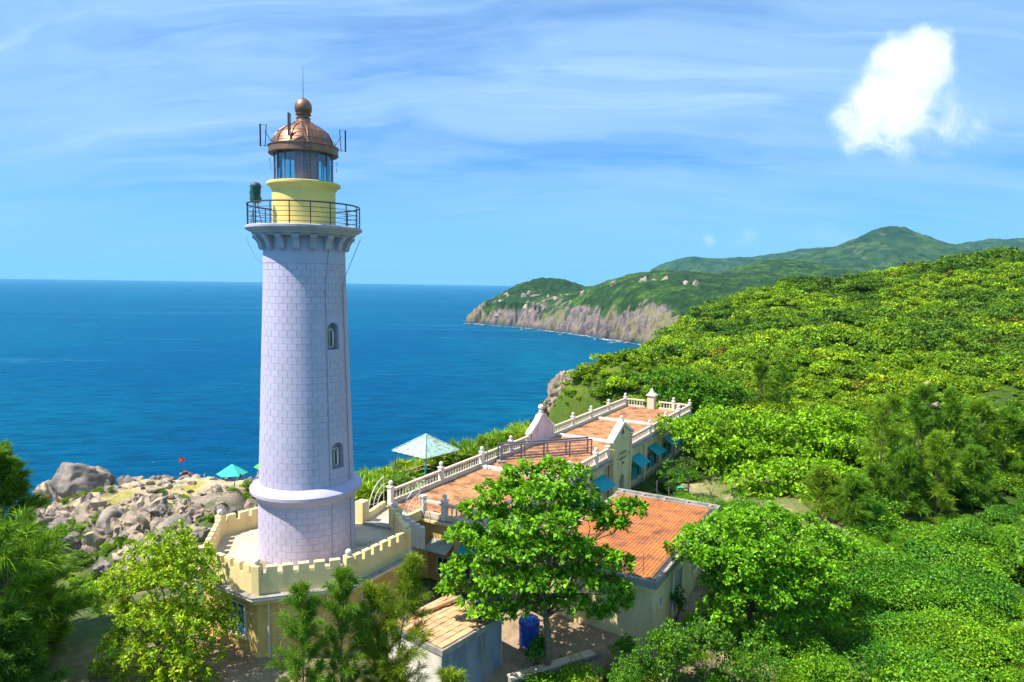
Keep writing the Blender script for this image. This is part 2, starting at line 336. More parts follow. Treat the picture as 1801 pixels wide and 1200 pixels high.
M['glass'] = glassmat('lantern_glass', (0.38, 0.78, 0.86))
M['redstone'] = pm('red_brown_stone', (0.22, 0.09, 0.06), (0.16, 0.07, 0.05), 1, 0.8, 0.2)
M['red'] = pm('flag_red', (0.65, 0.012, 0.02), None, 1, 0.7, 0); M['yellow'] = pm('flag_yellow', (0.85, 0.55, 0.02), None, 1, 0.7, 0)
M['skin'] = pm('skin', (0.45, 0.27, 0.18), None, 2, 0.6, 0)
M['leaf'] = leafmat('leaf', (2.5, 2.15, 1.2), (2.3, 2.0, 1.1), 0.28)
M['needle'] = leafmat('needle', (2.4, 2.15, 1.2), (2.1, 2.0, 1.1), 0.30, 0.6, 0.2)
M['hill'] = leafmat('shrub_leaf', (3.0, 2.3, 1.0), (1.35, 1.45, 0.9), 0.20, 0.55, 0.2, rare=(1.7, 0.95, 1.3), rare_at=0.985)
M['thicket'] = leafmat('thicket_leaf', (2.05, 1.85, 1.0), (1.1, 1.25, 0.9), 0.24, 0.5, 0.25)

# ------------------------------------------------------------------ sea
SEA = -105.3
def sea_mat():
    m = bpy.data.materials.new('sea_water'); m.use_nodes = True; t = NT(m.node_tree); bs = t.n['Principled BSDF']
    g = t.add('ShaderNodeNewGeometry'); pos = g.outputs['Position']; x, y, z = t.sep(pos)
    deep, teal = (0.0003, 0.043, 0.118), (0.0004, 0.088, 0.134)
    big = t.noise(t.vmath('MULTIPLY', pos, (1.0, 0.6, 0)), 0.0022, 5, 0.6)
    cove = t.math('MULTIPLY', t.mrange(x, -250, 250), t.mrange(y, 2300, 900))
    f = t.math('ADD', t.math('MULTIPLY', t.mrange(big, 0.40, 0.62), 0.55), t.math('MULTIPLY', cove, 0.75), clamp=True)
    col = t.mix(f, deep, teal)
    # wind streaks and slicks
    mp = t.add('ShaderNodeMapping'); mp.inputs['Rotation'].default_value = (0, 0, math.radians(25)); mp.inputs['Scale'].default_value = (0.0009, 0.006, 1)
    t.l.new(pos, mp.inputs['Vector']); st = t.noise(mp.outputs[0], 1.0, 5, 0.6, 0.6)
    slick = t.mrange(st, 0.56, 0.66)
    col = t.mix(t.math('MULTIPLY', slick, 0.40), col, (0.05, 0.22, 0.32))
    fine = t.noise(t.vmath('MULTIPLY', pos, (0.6, 1.6, 1)), 0.05, 4, 0.65)
    col = t.mix(t.mrange(fine, 0.40, 0.62, 0.0, 0.75), col, (0.0004, 0.030, 0.075))
    cap = t.noise(t.vmath('MULTIPLY', pos, (0.5, 1.4, 1)), 0.11, 2, 0.5)
    col = t.mix(t.mrange(cap, 0.80, 0.84, 0.0, 0.6), col, (0.6, 0.68, 0.72))
    h = t.math('ADD', t.noise(t.vmath('MULTIPLY', pos, (0.6, 1.3, 1)), 0.045, 5, 0.62, 0.3), t.math('MULTIPLY', t.noise(pos, 0.30, 3, 0.6), 0.25))
    b = t.add('ShaderNodeBump'); b.inputs['Strength'].default_value = 0.85; b.inputs['Distance'].default_value = 3.2
    t.put(b.inputs['Height'], h); df = t.add('ShaderNodeBsdfDiffuse'); gl = t.add('ShaderNodeBsdfGlossy'); fr = t.add('ShaderNodeFresnel'); fr.inputs[0].default_value = 1.33; mx = t.add('ShaderNodeMixShader')
    t.put(df.inputs['Color'], col); gl.inputs['Color'].default_value = (0.12, 0.74, 1.0, 1); t.put(gl.inputs['Roughness'], t.math('SUBTRACT', 0.32, t.math('MULTIPLY', slick, 0.12)))
    for nd in (df, gl, fr): t.put(nd.inputs['Normal'], b.outputs[0])
    t.put(mx.inputs[0], t.math('MULTIPLY', fr.outputs[0], 0.36)); t.l.new(df.outputs[0], mx.inputs[1]); t.l.new(gl.outputs[0], mx.inputs[2]); t.n.remove(bs); t.l.new(mx.outputs[0], t.n['Material Output'].inputs[0]); return m
rings = [0.0, 150, 400, 900, 2000, 4000, 8000, 16000, 30000]
V = [(0, 0, SEA)]; F = []
nA = 96
for r in rings[1:]:
    V += [(r*math.cos(2*PI*k/nA), r*math.sin(2*PI*k/nA), SEA) for k in range(nA)]
for k in range(nA): F.append((0, 1+k, 1+(k+1) % nA, 0))
Fq = [(1+i*nA+k, 1+(i+1)*nA+k, 1+(i+1)*nA+(k+1) % nA, 1+i*nA+(k+1) % nA) for i in range(len(rings)-2) for k in range(nA)]
me = bpy.data.meshes.new('sea'); me.from_pydata(V, [], [f[:3] for f in F]+Fq); me.materials.append(sea_mat())
tag(link('sea', me), 'blue sea reaching to the horizon, teal in the cove', None, None, 'structure')

# ------------------------------------------------------------------ terrain
def mq_fit(P, z, c, smooth=0.0, s=1.0):
    P = np.asarray(P, float)/s; z = np.asarray(z, float); z0 = z.mean()
    A = np.sqrt(((P[:, None]-P[None])**2).sum(-1)+c*c); A[np.diag_indices(len(P))] += -smooth
    wgt = np.linalg.solve(A, z-z0)
    def f(X, Y):
        X = np.asarray(X, float)/s; Y = np.asarray(Y, float)/s; out = np.full(X.shape, z0)
        for (px, py), k in zip(P, wgt): out = out+k*np.sqrt((X-px)**2+(Y-py)**2+c*c)
        return out
    return f
ctl = []
def G(x, y, z): ctl.append((x, y, z))
def GP(px, py, d, dz=0.0):
    p = at(px, py, d); ctl.append((p.x, p.y, p.z+dz))
# yard and pad round the buildings
for x, y, z in [(-20,36,.4),(-11,29.5,.7),(-15,27,.6),(-26,33,-.3),(-23,24,.3),(-14,22,.2),(-6,27,-.3),(-10,36,.6),(-3,36,-.2),(-1,39,-.2),(1,34,-.3),(-8,44,.3),
      (3,42,-.2),(8,48,-.1),(5,36,-.4),(10,56,0),(15,52,-.1),(19,58,0),(16,64,0),(14,78,0),(22,76,.2),(24,66,.4),(28,60,.5),(-4,52,.8),(2,64,.8),(8,76,.6),(26,84,1),
      (-9.5,56,1.3),(-7,60,1.4),(-12,50,1.0),(-3,68,.6),(4,80,0),(-18,42,-.5),
      (0.5,30.2,-2.3),(3,30.6,-2.2),(6,30.5,-1.3),(-1,27,-2.3),(4,27,-2.8),(9,31,-.9),(12,34,-.9),(15,40,-1.0),(18,46,-.6),(12,28,-1.6),(2,20,-5),(-12,14,-1),
      (18,34,-1.6),(22,40,-1.2),(24,34,-1.5),(30,42,-.6),(34,48,0),(28,52,0),(22,53,0),(36,40,-.3),(20,26,-3),(30,28,-2),(40,34,0),(50,46,2),(0,0,-9),(30,5,-8),(-30,5,-4),(-60,0,-14),(60,10,-4),(0,-60,-30),(-80,-60,-50),(90,-50,-16)]: G(x, y, z)
# scrub hill to the right
for a in [(1801,770,74),(1600,752,84),(1450,735,95),(1330,700,112),(1240,672,128),(1160,660,142),(1801,680,108),(1600,670,120),(1400,655,140),
      (1801,600,150),(1600,600,165),(1400,600,180),(1250,612,185),(1150,628,185),(1801,510,240),(1650,515,250),(1500,538,248),(1350,555,245),(1240,572,232),
      (1801,450,320),(1700,459,325),(1600,477,322),(1500,497,318),(1400,517,308),(1300,531,296),(1238,549,284),(1194,570,262),(1140,610,232),(1092,648,192),(1050,676,165),(1026,704,142)]: GP(*a, dz=-2.2)
for a in [(2000,440,330),(2200,440,330),(2100,560,200),(2200,700,110),(2400,440,350),(2000,800,66)]: GP(*a)
for a, dd, dz in [((1801,450,320),90,-25),((1600,477,322),90,-30),((1400,517,308),85,-34),((1230,545,284),60,-40),((1801,450,320),200,-70),((1600,477,322),200,-85),((1400,517,308),190,-100)]:
    GP(a[0], a[1], a[2]+dd, 0); x, y, z = ctl.pop(); p = at(*a); ctl.append((x, y, p.z+dz))
for px, py, d in [(1140,610,232),(1092,648,192),(1050,676,165),(1194,570,262)]:
    p = at(px, py, d); G(p.x-22, p.y+16, p.z-34); G(p.x-60, p.y+50, -112)
p = at(985, 720, 132); G(p.x, p.y, p.z); G(p.x-4, p.y-16, p.z+1); G(p.x-16, p.y+10, -34); G(p.x-50, p.y+40, -112)
# seaward drop behind the long building
for x, y, z in [(-12,72,-8),(-4,80,-7),(3,90,-6),(-22,64,-9),(-16,86,-36),(-5,98,-34),(3,112,-36),(-30,80,-34),(-10,130,-112),(-30,115,-112),(-50,95,-75)]: G(x, y, z)
# cape below the lighthouse
for x, y, z in [(-30,50,-6),(-40,40,-6),(-38,70,-28),(-55,60,-24),(-60,90,-48),(-45,100,-50),(-85,90,-46),(-80,118,-54),(-110,110,-52)]: G(x, y, z)
for a in [(60,893,178),(130,890,185),(250,852,200),(330,851,200),(440,853,192),(520,852,192),(300,880,176),(400,878,168),(470,880,165),(385,900,155),(330,905,158),(250,912,162),(180,915,165),
      (210,985,150),(290,990,145),(340,985,140),(120,960,160)]: GP(*a)
for a, dy, z in [((130,842,190),34,-78),((250,842,200),26,-80),((330,850,200),26,-78),((440,850,192),34,-76),((560,852,190),30,-80)]:
    p = at(*a); G(p.x-4, p.y+dy, z); G(p.x-8, p.y+dy+26, -113)
for x, y, z in [(-160,180,-90),(-178,190,-114),(-160,130,-80),(-185,140,-114),(-36,170,-70),(-22,190,-113),(-30,140,-80),(-140,70,-60),(-190,60,-112),(-260,120,-140),(-260,-40,-140),(0,300,-140),(-150,300,-140),(60,330,-130)]: G(x, y, z)
ctl_a = np.array(ctl)
height0 = mq_fit(ctl_a[:, :2], ctl_a[:, 2], 2.5, 0.6)
def height(X, Y):
    X = np.asarray(X, float); Y = np.asarray(Y, float); z = height0(X, Y)
    d = np.clip((np.hypot(X-2, Y-48)-36)/40, 0, 1)
    p = np.stack([X, Y, X*0], -1)
    cape = np.clip((-30-X)/20, 0, 1)*np.clip((Y-90)/40, 0, 1)
    z = z+d*(fbm(p/22, 4)*1.6)+fbm(p/3.0, 3)*0.10+cape*(np.abs(fbm(p/11, 4))*4.5+fbm(p/2.6, 3)*1.1)+np.clip((-16-X)/10, 0, 1)*np.clip((Y-60)/30, 0, 1)*np.clip((175-Y)/20, 0, 1)*(0.5-np.abs(fbm(p/14+3, 4))*1.6)*6
    right = np.clip((X-10)/12, 0, 1)*np.clip((Y-20)/10, 0, 1)*(1-np.clip((np.hypot(X-19, Y-59)-7)/-3, 0, 1))
    z = z+right*(fbm(p/8+60, 3)*1.9)+np.clip((np.hypot(X, Y)-80)/40, 0, 1)*np.clip(X/20, 0, 1)*fbm(p/16+90, 3)*2.6
    return z
def hz(x, y): return float(height(np.array([x]), np.array([y]))[0])
xs = np.concatenate([np.arange(-270, -60, 2.2), np.arange(-60, 45, 1.1), np.arange(45, 250, 2.4), np.arange(250, 420, 6)])
ys = np.concatenate([np.arange(-70, 15, 5), np.arange(15, 95, 1.1), np.arange(95, 215, 1.7), np.arange(215, 520, 5)])
X, Y = np.meshgrid(xs, ys); Z = height(X, Y); nx, ny = len(xs), len(ys)
gy, gx = np.gradient(Z, ys, xs); slope = np.hypot(gx, gy)
pn = np.stack([X, Y, Z], -1); n1 = fbm(pn/6, 4); n2 = fbm(pn/1.7+40, 3); n3 = fbm(pn/18+9, 3)
soil = np.array([.34, .24, .145]); grass = np.array([.075, .135, .014]); pale = np.array([.50, .39, .25]); dry = np.array([.30, .26, .05]); rockc = np.array([.36, .29, .23]); dark = np.array([.045, .08, .012])
ss = lambda v, a, b: np.clip((v-a)/(b-a), 0, 1)**2*(3-2*np.clip((v-a)/(b-a), 0, 1))
def mixc(a, b, f): return a*(1-f[..., None])+b*f[..., None]
colr = np.broadcast_to(dark, X.shape+(3,)).copy()
pad = ss(-np.hypot((X-0)/1.0, (Y-44)/1.0), -28, -20)*ss(-X, -24, -20)
yard = np.maximum(pad, ss(-np.hypot(X-21, Y-60), -13, -8))
colr = mixc(colr, soil, yard*ss(n1+n2*.5, -0.45, 0.0))
colr = mixc(colr, grass, yard*ss(n3-n2*.3, 0.12, 0.3)*0.7)
capem = ss(-X, 28, 44)*ss(Y, 120, 140)
cc = mixc(np.broadcast_to(pale, X.shape+(3,)), dry, ss(n1+0.5*n3, 0.02, 0.16)); cc = mixc(cc, np.broadcast_to(pale*0.72, X.shape+(3,)), ss(n2, 0.05, 0.3)*.6)
cc = mixc(cc, rockc, ss(slope+n2*.8, 0.55, 1.1)); cc = mixc(cc, np.array([.09, .075, .06]), ss(n2-.4*n1+slope*.12, .22, .42)*.8); cliffm = ss(-Y, -176, -160)*ss(X, -200, -190); cc = mixc(cc, mixc(np.broadcast_to(np.array([.23, .18, .14]), X.shape+(3,)), np.array([.10, .085, .07]), ss(n2+.5*n1, -.05, .25)), cliffm*ss(-n1-.3*n3, -.25, .05)*.9); cc = mixc(cc, np.array([.05, .10, .012]), cliffm*ss(n3-.4*n2, .0, .15)*.8); colr = mixc(colr, cc, capem)  # the darkest brown paints the shade of crevices into the cape ground
cliff = ss(slope, 1.0, 1.7)*(1-ss(X, -12, -2)); colr = mixc(colr, mixc(np.broadcast_to(rockc*.8, X.shape+(3,)), rockc*.35, ss(n2+.5*n1, -.1, .2)), cliff*ss(n1+.6*n2+slope*.18, .25, .5))
oc = ss(-np.hypot((X-14)/14, (Y-130)/18), -1.3, -.6); colr = mixc(colr, mixc(np.broadcast_to(np.array([.13, .17, .02]), X.shape+(3,)), np.array([.06, .11, .012]), ss(n1+n2, -.1, .3)), oc)
colr = colr*(1+0.35*n2[..., None]); colr = np.clip(colr, 0.01, 0.8)
idx = np.arange(nx*ny).reshape(ny, nx)
Fq = np.stack([idx[:-1, :-1], idx[:-1, 1:], idx[1:, 1:], idx[1:, :-1]], -1).reshape(-1, 4)
def ground_mat(name, fs, bump, bdist):
    m = bpy.data.materials.new(name); m.use_nodes = True; t = NT(m.node_tree); bs = t.n['Principled BSDF']
    a = t.add('ShaderNodeAttribute'); a.attribute_name = 'Col'; g = t.add('ShaderNodeNewGeometry'); pos = g.outputs['Position']
    n = t.noise(pos, fs, 6, 0.68); col = t.mix(1.0, a.outputs['Color'], t.comb(*[t.mrange(n, 0.25, 0.75, 0.62, 1.38, False)]*3), 'MULTIPLY')
    t.put(bs.inputs['Base Color'], col); bs.inputs['Roughness'].default_value = 0.95; bs.inputs['Specular IOR Level'].default_value = 0.15
    b = t.add('ShaderNodeBump'); b.inputs['Strength'].default_value = bump; b.inputs['Distance'].default_value = bdist
    t.put(b.inputs['Height'], t.noise(pos, fs*0.8, 7, 0.7)); t.put(bs.inputs['Normal'], b.outputs[0]); return m
me = npmesh('ground', np.stack([X, Y, Z], -1).reshape(-1, 3), Fq, ground_mat('ground', 1.6, 0.6, 0.25), colr.reshape(-1, 3), True)
tag(link('ground', me), 'soil, scrub slopes and pale cape rock under the lighthouse', None, None, 'structure')

# ------------------------------------------------------------------ headland and mountains
def far_land(name, label, pts, xs, ys, c, s, colour, amp):
    a = np.array(pts); f = mq_fit(a[:, :2], a[:, 2], c, 0.02, s); X, Y = np.meshgrid(xs, ys); Z = f(X, Y); Z0 = Z.copy(); Z, colr = colour(X, Y, Z, amp)
    nx, ny = len(xs), len(ys); idx = np.arange(nx*ny).reshape(ny, nx); Fq = np.stack([idx[:-1, :-1], idx[:-1, 1:], idx[1:, 1:], idx[1:, :-1]], -1).reshape(-1, 4)
    keep = (Z.reshape(-1)[Fq] > SEA-25).any(1); Fq = Fq[keep]
    me = npmesh(name, np.stack([X, Y, Z], -1).reshape(-1, 3), Fq, ground_mat(name, 0.16, 1.0, 7.0), colr.reshape(-1, 3), False)
    o = tag(link(name, me), label, None, None, 'structure'); return lambda x, y: float(Z[np.argmin(abs(ys-y)), np.argmin(abs(xs-x))])
hp = []
def HP(px, py, d): p = at(px, py, d); hp.append((p.x, p.y, p.z))
shore = [(818,568,2116),(850,571,2070),(900,575,1980),(950,580,1860),(1000,586,1735),(1040,592,1630),(1080,599,1525),(1120,605,1450),(1160,612,1370)]
for px, py, d in shore: HP(px, py, d)
for px, py, d in shore[:-1]:                                 # below the water just in front
    x, y, z = at(px, py, d); hp.append((x-25, y-55, SEA-40)); hp.append((x-90, y-200, SEA-110))
for px, py, d in [(838,553,2135),(870,548,2085),(905,548,2010),(945,545,1920),(985,540,1830),(1025,533,1745),(1062,535,1660),(1100,528,1590),(1140,528,1530),(1180,532,1480),(1215,535,1450)]: HP(px, py, d)   # top of the cliffs
for px, py, d in [(858,533,2220),(885,514,2270),(915,499,2290),(950,489,2290),(985,490,2270),(1010,500,2240),(1035,512,2180),(1065,498,2130),(1100,487,2080),(1140,480,2040),(1180,476,2000),(1215,479,1960),(1250,486,1950),
      (1300,500,1800),(1350,515,1700),(960,515,2150),(1120,505,1850),(1190,502,1780),(1060,520,1900)]: HP(px, py, d)
for px, py, d in [(1260,482,2350),(1310,467,2480),(1350,459,2520),(1390,459,2520),(1440,464,2480),(1500,478,2400),(1600,485,2400),(1420,490,2150),(1320,487,2200)]: HP(px, py, d)
for px, py, d, dz in [(870,533,2500,-70),(950,489,2560,-75),(1035,512,2480,-70),(1140,480,2400,-60),(810,560,2330,-60),(800,565,2160,-45),(820,560,2500,-130),(1000,520,2900,-140),(1250,500,2900,-90),(1400,480,3000,-60),(1600,490,3000,-40)]:
    p = at(px, py, d); hp.append((p.x, p.y, p.z+dz))
def head_col(X, Y, Z, amp):
    p = np.stack([X, Y, Z*0], -1)
    gy, gx = np.gradient(Z, Y[:, 0], X[0]); sl = np.hypot(gx, gy)
    low = ss(-(Z-SEA), -72, -40)*ss(Z, SEA-12, SEA+6)
    q = np.stack([(X*0.81-Y*0.58)/38, (X*0.58+Y*0.81)/170, X*0], -1)
    rid = 1-np.abs(fbm(q, 4))*2.2; rid2 = 1-np.abs(fbm(p/16+3, 4))*2
    Z = Z+low*((rid-0.5)*34+(rid2-.5)*13+fbm(p/7+9, 3)*5)+(1-low)*(fbm(p/70, 4)*9+fbm(p/11, 3)*5.0)
    p3 = np.stack([X, Y, Z*1.3], -1)
    n1 = fbm(p3/32, 4); n2 = fbm(p3/9+5, 4); n3 = fbm(p3/90+2, 3)
    green = mixc(np.broadcast_to(np.array([.018, .050, .008]), X.shape+(3,)), np.array([.046, .096, .009]), ss(n1+n3, -.15, .35)); green = green*(1+1.1*n2[..., None])
    rock = mixc(np.broadcast_to(np.array([.24, .18, .152]), X.shape+(3,)), np.array([.085, .075, .072]), ss(n2+.4*n1+(.45-rid2)*.6, -.12, .16)); tan = np.array([.20, .175, .085])  # rock greyed darker in the hollows between ridges: crevice shade put into the colour
    zc = (Z-SEA)+fbm(p/75+11, 3)*62+fbm(p/20+1, 4)*40+n2*14
    c = mixc(green, mixc(rock, tan, ss(n3+.7*n1, .12, .30)), ss(-zc, -62, -52))
    c = mixc(c, np.array([.06, .055, .05]), ss(-(Z-SEA), -10, -5)*.85)
    return Z, np.clip(c, .006, .6)
hh = far_land('headland', 'green headland with pinkish rock cliffs above the cove', hp, np.arange(-230, 1300, 3.6), np.arange(1290, 2640, 3.8), 0.25, 100.0, head_col, 1)
# foam where the swell meets the rocks of the headland
mp_ = []
def MP(px, py, d, dz=0): p = at(px, py, d); mp_.append((p.x, p.y, p.z+dz))
for a in [(1450,440,3900),(1490,423,3850),(1530,410,3820),(1555,400,3800),(1572,398,3800),(1590,402,3800),(1615,412,3790),(1640,425,3780),(1675,437,3780),(1420,448,3950)]: MP(*a)
for a in [(1500,452,3300),(1560,436,3400),(1620,452,3350),(1450,462,3200),(1540,478,2800),(1660,462,3300),(1600,470,2900),(1400,470,3100),(1700,470,3100),(1800,470,3100)]: MP(*a)
for a in [(1700,433,4500),(1735,421,4600),(1765,415,4650),(1801,416,4650),(1860,410,4700),(1950,420,4700)]: MP(*a)
for a in [(1140,476,5600),(1165,463,5700),(1210,461,5750),(1255,456,5750),(1300,456,5700),(1350,446,5700),(1400,441,5650),(1445,433,5600),(1480,442,5400),(1300,475,4800),(1200,485,4900)]: MP(*a)
for px, py, d, dz in [(1570,398,4300,-260),(1450,440,4400,-150),(1765,415,5300,-200),(1140,480,5000,-60),(1110,500,5700,-150),(1250,456,6500,-200),(1440,433,6500,-250),(1100,500,5000,-120),(1660,430,4100,-150)]: MP(px, py, d, dz)
def mt_col(X, Y, Z, amp):
    p = np.stack([X, Y, Z*0], -1); Z = Z+fbm(p/260, 4)*26+(0.5-np.abs(fbm(p/420+7, 3)))*40-20+fbm(p/34, 3)*12
    n1 = fbm(p/90, 4); n2 = fbm(p/28+5, 3)
    g = mixc(np.broadcast_to(np.array([.018, .052, .013]), X.shape+(3,)), np.array([.040, .082, .015]), ss(n1, -.2, .3))*(1+1.0*n2[..., None])
    g = mixc(g, np.array([.16, .16, .12]), ss(fbm(p/40+31, 3), .44, .52)*.5)
    return Z, np.clip(g, .008, .5)
far_land('mountains', 'hazy green mountains with a pointed peak behind the hill', mp_, np.arange(700, 4800, 16), np.arange(2600, 6900, 19), 0.12, 400.0, mt_col, 1)

# ------------------------------------------------------------------ lighthouse
TX, TY, DECK = -11.03, 36.34, 4.1
lh = thing('lighthouse', 'tall round lavender stone lighthouse with yellow lantern drum and bronze dome', 'lighthouse', (TX, TY, DECK))
FACE = math.atan2(-TY, -TX)                       # azimuth that looks at the photographer
def shaft_r(z): return 2.47+(2.07-2.47)*(z-4.1)/(15.9-4.1)
wins = [(FACE+math.radians(38.5), 11.02, 12.42), (FACE+math.radians(40.5), 4.78, 6.15)]   # stair windows
WA = 0.165                                        # half opening in radians
nseg = 112
def core(rf, z0, z1, rows, name, holes=()):
    mb = MB(); zs = sorted(set([z0+(z1-z0)*i/rows for i in range(rows+1)]+[z for h in holes for z in h[1:]]))
    aset = sorted(set([2*PI*i/nseg-PI for i in range(nseg)]+[((a+s*WA+PI) % (2*PI))-PI for a, _, _ in holes for s in (-1, 1)]))
    m = len(aset)
    for z in zs: mb.v += [(rf(z)*math.cos(a), rf(z)*math.sin(a), z) for a in aset]
    for i in range(len(zs)-1):
        for j in range(m):
            j2 = (j+1) % m; am = (aset[j]+(aset[j2] if j2 else aset[0]+2*PI))/2; zm = (zs[i]+zs[i+1])/2
            if any(abs(((am-a+PI) % (2*PI))-PI) < WA and h0 < zm < h1 for a, h0, h1 in holes): continue
            mb.f.append((i*m+j, i*m+j2, (i+1)*m+j2, (i+1)*m+j)); mb.m.append(0)
    return mb.build(name, M['mortar'], lh, 30)
core(lambda z: 2.545-z*0.012, -0.05, 3.2, 4, 'drum_core')
core(lambda z: shaft_r(z)-0.010, 3.85, 15.45, 20, 'shaft_core', wins)
# ashlar: every block its own piece
def block_mesh(r0, r1, h, half, b=0.007):
    n = 4; mb = MB(); ba = b/r0
    A = [-half+2*half*i/n for i in range(n+1)]; A2 = [-(half-ba)+2*(half-ba)*i/n for i in range(n+1)]
    p = lambda r, a, z: (r*math.cos(a), r*math.sin(a), z)
    for i in range(n+1):
        mb.v += [p(r0-0.04, A[i], 0), p(r0-0.010, A[i], 0), p(r0, A2[i], b), p(r1, A2[i], h-b), p(r1-0.010, A[i], h), p(r1-0.04, A[i], h)]
    for i in range(n):
        for k in range(5): mb.f.append((i*6+k, (i+1)*6+k, (i+1)*6+k+1, i*6+k+1)); mb.m.append(0)
    mb.f += [(0,1,2,3,4,5), tuple(n*6+k for k in (5,4,3,2,1,0))]; mb.m += [0, 0]
    return mb
blocks = []
def course(z, h, rf, nb, off):
    j = 0.010
    for k in range(nb):
        a = FACE+2*PI*(k+off)/nb
        half = PI/nb-j/rf(z)/2*1.3
        if any(abs(((a-wa+PI) % (2*PI))-PI) < WA+half+0.035 and z+h > h0-0.06 and z < h1+0.10 for wa, h0, h1 in wins): continue
        blocks.append((math.cos(a-FACE-math.radians(-6)), a, z, h-j, rf(z), rf(z+h), half))
for i in range(9): course(0.0+i*0.352, 0.352, lambda z: 2.555-z*0.012, 29, 0.5*(i % 2))
for i in range(34): course(3.93+i*0.338, 0.338, shaft_r, 29, 0.5*(i % 2)+0.1)
blocks.sort(key=lambda b: -b[0])
cache = {}
rest = MB()
for i, (_, a, z, h, r0, r1, half) in enumerate(blocks):
    if i < 295:
        k = round(r0, 4)
        if k not in cache:
            cache[k] = block_mesh(r0, r1, h, half).mesh('stone_block', M['stone'], 40)
        link('stone_block', cache[k], lh, (0, 0, z), (0, 0, a))
    else:
        b = block_mesh(r0, r1, h, half); c, s_ = math.cos(a), math.sin(a); dr = random.uniform(-.004, .004)
        rest.add([(x*c-y*s_+dr*c, x*s_+y*c+dr*s_, zz+z) for x, y, zz in b.v], b.f)
tag(rest.build('stone_courses', M['stone'], lh, 40), kind='stuff')
MB().lathe([(2.56, 3.0), (2.60, 3.12), (2.66, 3.2), (2.86, 3.32), (2.94, 3.42), (2.94, 3.58), (2.90, 3.62), (2.52, 3.90), (2.40, 3.93)], 96).build('base_ring', M['band'], lh, 35)
MB().lathe([(2.085, 15.42), (2.10, 15.44), (2.085, 16.0), (2.07, 17.2)], 96).build('top_band', M['band'], lh, 35)
MB().lathe([(2.0, 17.0), (2.46, 17.02), (2.50, 17.10), (2.62, 17.16), (2.66, 17.26), (2.84, 17.34), (2.90, 17.42), (2.97, 17.44), (2.97, 17.56), (2.92, 17.60), (1.5, 17.62)], 96).build('gallery_floor', M['cornice'], lh, 35)
cb = MB(); prof = [(2.06, 16.12), (2.24, 16.16), (2.30, 16.30), (2.34, 16.55), (2.46, 16.78), (2.58, 16.90), (2.58, 17.08), (2.06, 17.08)]
cb.extr([(r, -0.165, z) for r, z in prof], (0, 0.33, 0)); cbm = cb.mesh('corbel', M['cornice'])
for k in range(18): link('corbel', cbm, lh, (0, 0, 0), (0, 0, FACE+2*PI*(k+0.5)/18))
# stair windows in arched niches
for a, z0, z1 in wins:
    zc = (z0+z1)/2; r = shaft_r(zc)
    wn = link('window', None, lh, (0, 0, z0), (0, 0, a)); H = z1-z0; hw = r*math.sin(WA)
    mb = MB(); d = 0.42; ys = [-hw*1.0, hw]                       # jambs, sill, head of the niche
    ro = r+0.004
    for y in ys: mb.add([(ro*0.985-d, y, 0), (ro*0.985, y, 0), (ro*0.98, y, H), (ro*0.98-d, y, H)], [(0,1,2,3)])
    mb.add([(r*0.985-d, -hw, 0), (r*1.0, -hw, 0), (r*1.0, hw, 0), (r*0.985-d, hw, 0)], [(0,1,2,3)])
    mb.add([(r*0.985-d, -hw, 0), (r*0.985-d, hw, 0), (r*0.985-d, hw, H), (r*0.985-d, -hw, H)], [(0,1,2,3)])
    mb.build('niche', M['band'], wn)
    su = MB(); R_ = .44                                          # plain masonry round the opening, a hair behind the blocks
    for i in range(12):
        for q0, q1 in ((-.40, 0), (0, H), (H, H+.42)):
            a0_, a1_ = -R_+2*R_*i/12, -R_+2*R_*(i+1)/12
            if q0 == 0:
                if a1_ <= -WA+1e-6 or a0_ >= WA-1e-6: pass
                elif a0_ < -WA: a1_ = -WA
                elif a1_ > WA: a0_ = WA
                else: continue
            p3 = lambda t, q: ((shaft_r(z0+q)-.0045)*math.cos(t), (shaft_r(z0+q)-.0045)*math.sin(t), q)
            su.add([p3(a0_, q0), p3(a1_, q0), p3(a1_, q1), p3(a0_, q1)], [(0,1,2,3)])
    su.build('surround', M['stone'], wn, 30)
    # spandrels that turn the opening into an arch
    sp = MB(); na = 8
    for sgn in (-1, 1):
        pts = [(sgn*hw*math.cos(PI/2*i/na), H-hw+hw*math.sin(PI/2*i/na)) for i in range(na+1)]
        rr = lambda y, z: math.sqrt(max(shaft_r(z0+z)**2-y*y, 0))-0.01
        for i in range(na):
            (y0, q0), (y1, q1) = pts[i], pts[i+1]
            e0, e1 = (sgn*hw, q0), (sgn*hw, q1)
            P4 = [(rr(y0, q0), y0, q0), (rr(*e0), *e0), (rr(*e1), *e1), (rr(y1, q1), y1, q1)]
            P5 = [(x-0.4, y, z) for x, y, z in P4]
            sp.add(P4+P5, [(0,1,2,3), (0,3,7,4), (4,5,6,7)])
        topc = [(0, H), (sgn*hw, H)]
    sp.build('arch_head', M['band'], wn)
    fx = r*0.985-0.40; fw, fh = hw*0.86, H-0.34
    fr = MB()
    for y0, y1, q0, q1 in [(-fw, -fw+.07, .06, fh), (fw-.07, fw, .06, fh), (-fw, fw, .06, .13), (-fw, fw, fh-.07, fh), (-.035, .035, .13, fh-.07)]: fr.box(fx, fx+0.09, y0, y1, q0, q1)
    fr.build('frame', M['white'], wn)
    for s_ in (-1, 1): MB().box(fx+.01, fx+0.03, s_*fw/2-fw/2+.07, s_*fw/2+fw/2-.07, .13, fh-.07).build('pane', M['darkpane'], wn)
    sash = MB(); y = -fw*0.25                                        # one sash stands open
    for q0, q1, x0, x1 in [(.13, .19, 0, .30), (fh-.13, fh-.07, 0, .30), (.13, fh-.07, 0, .06), (.13, fh-.07, .24, .30)]: sash.box(fx+.09+x0, fx+.09+x1, -.02, .03, q0, q1)
    sash.build('sash', M['white'], wn)
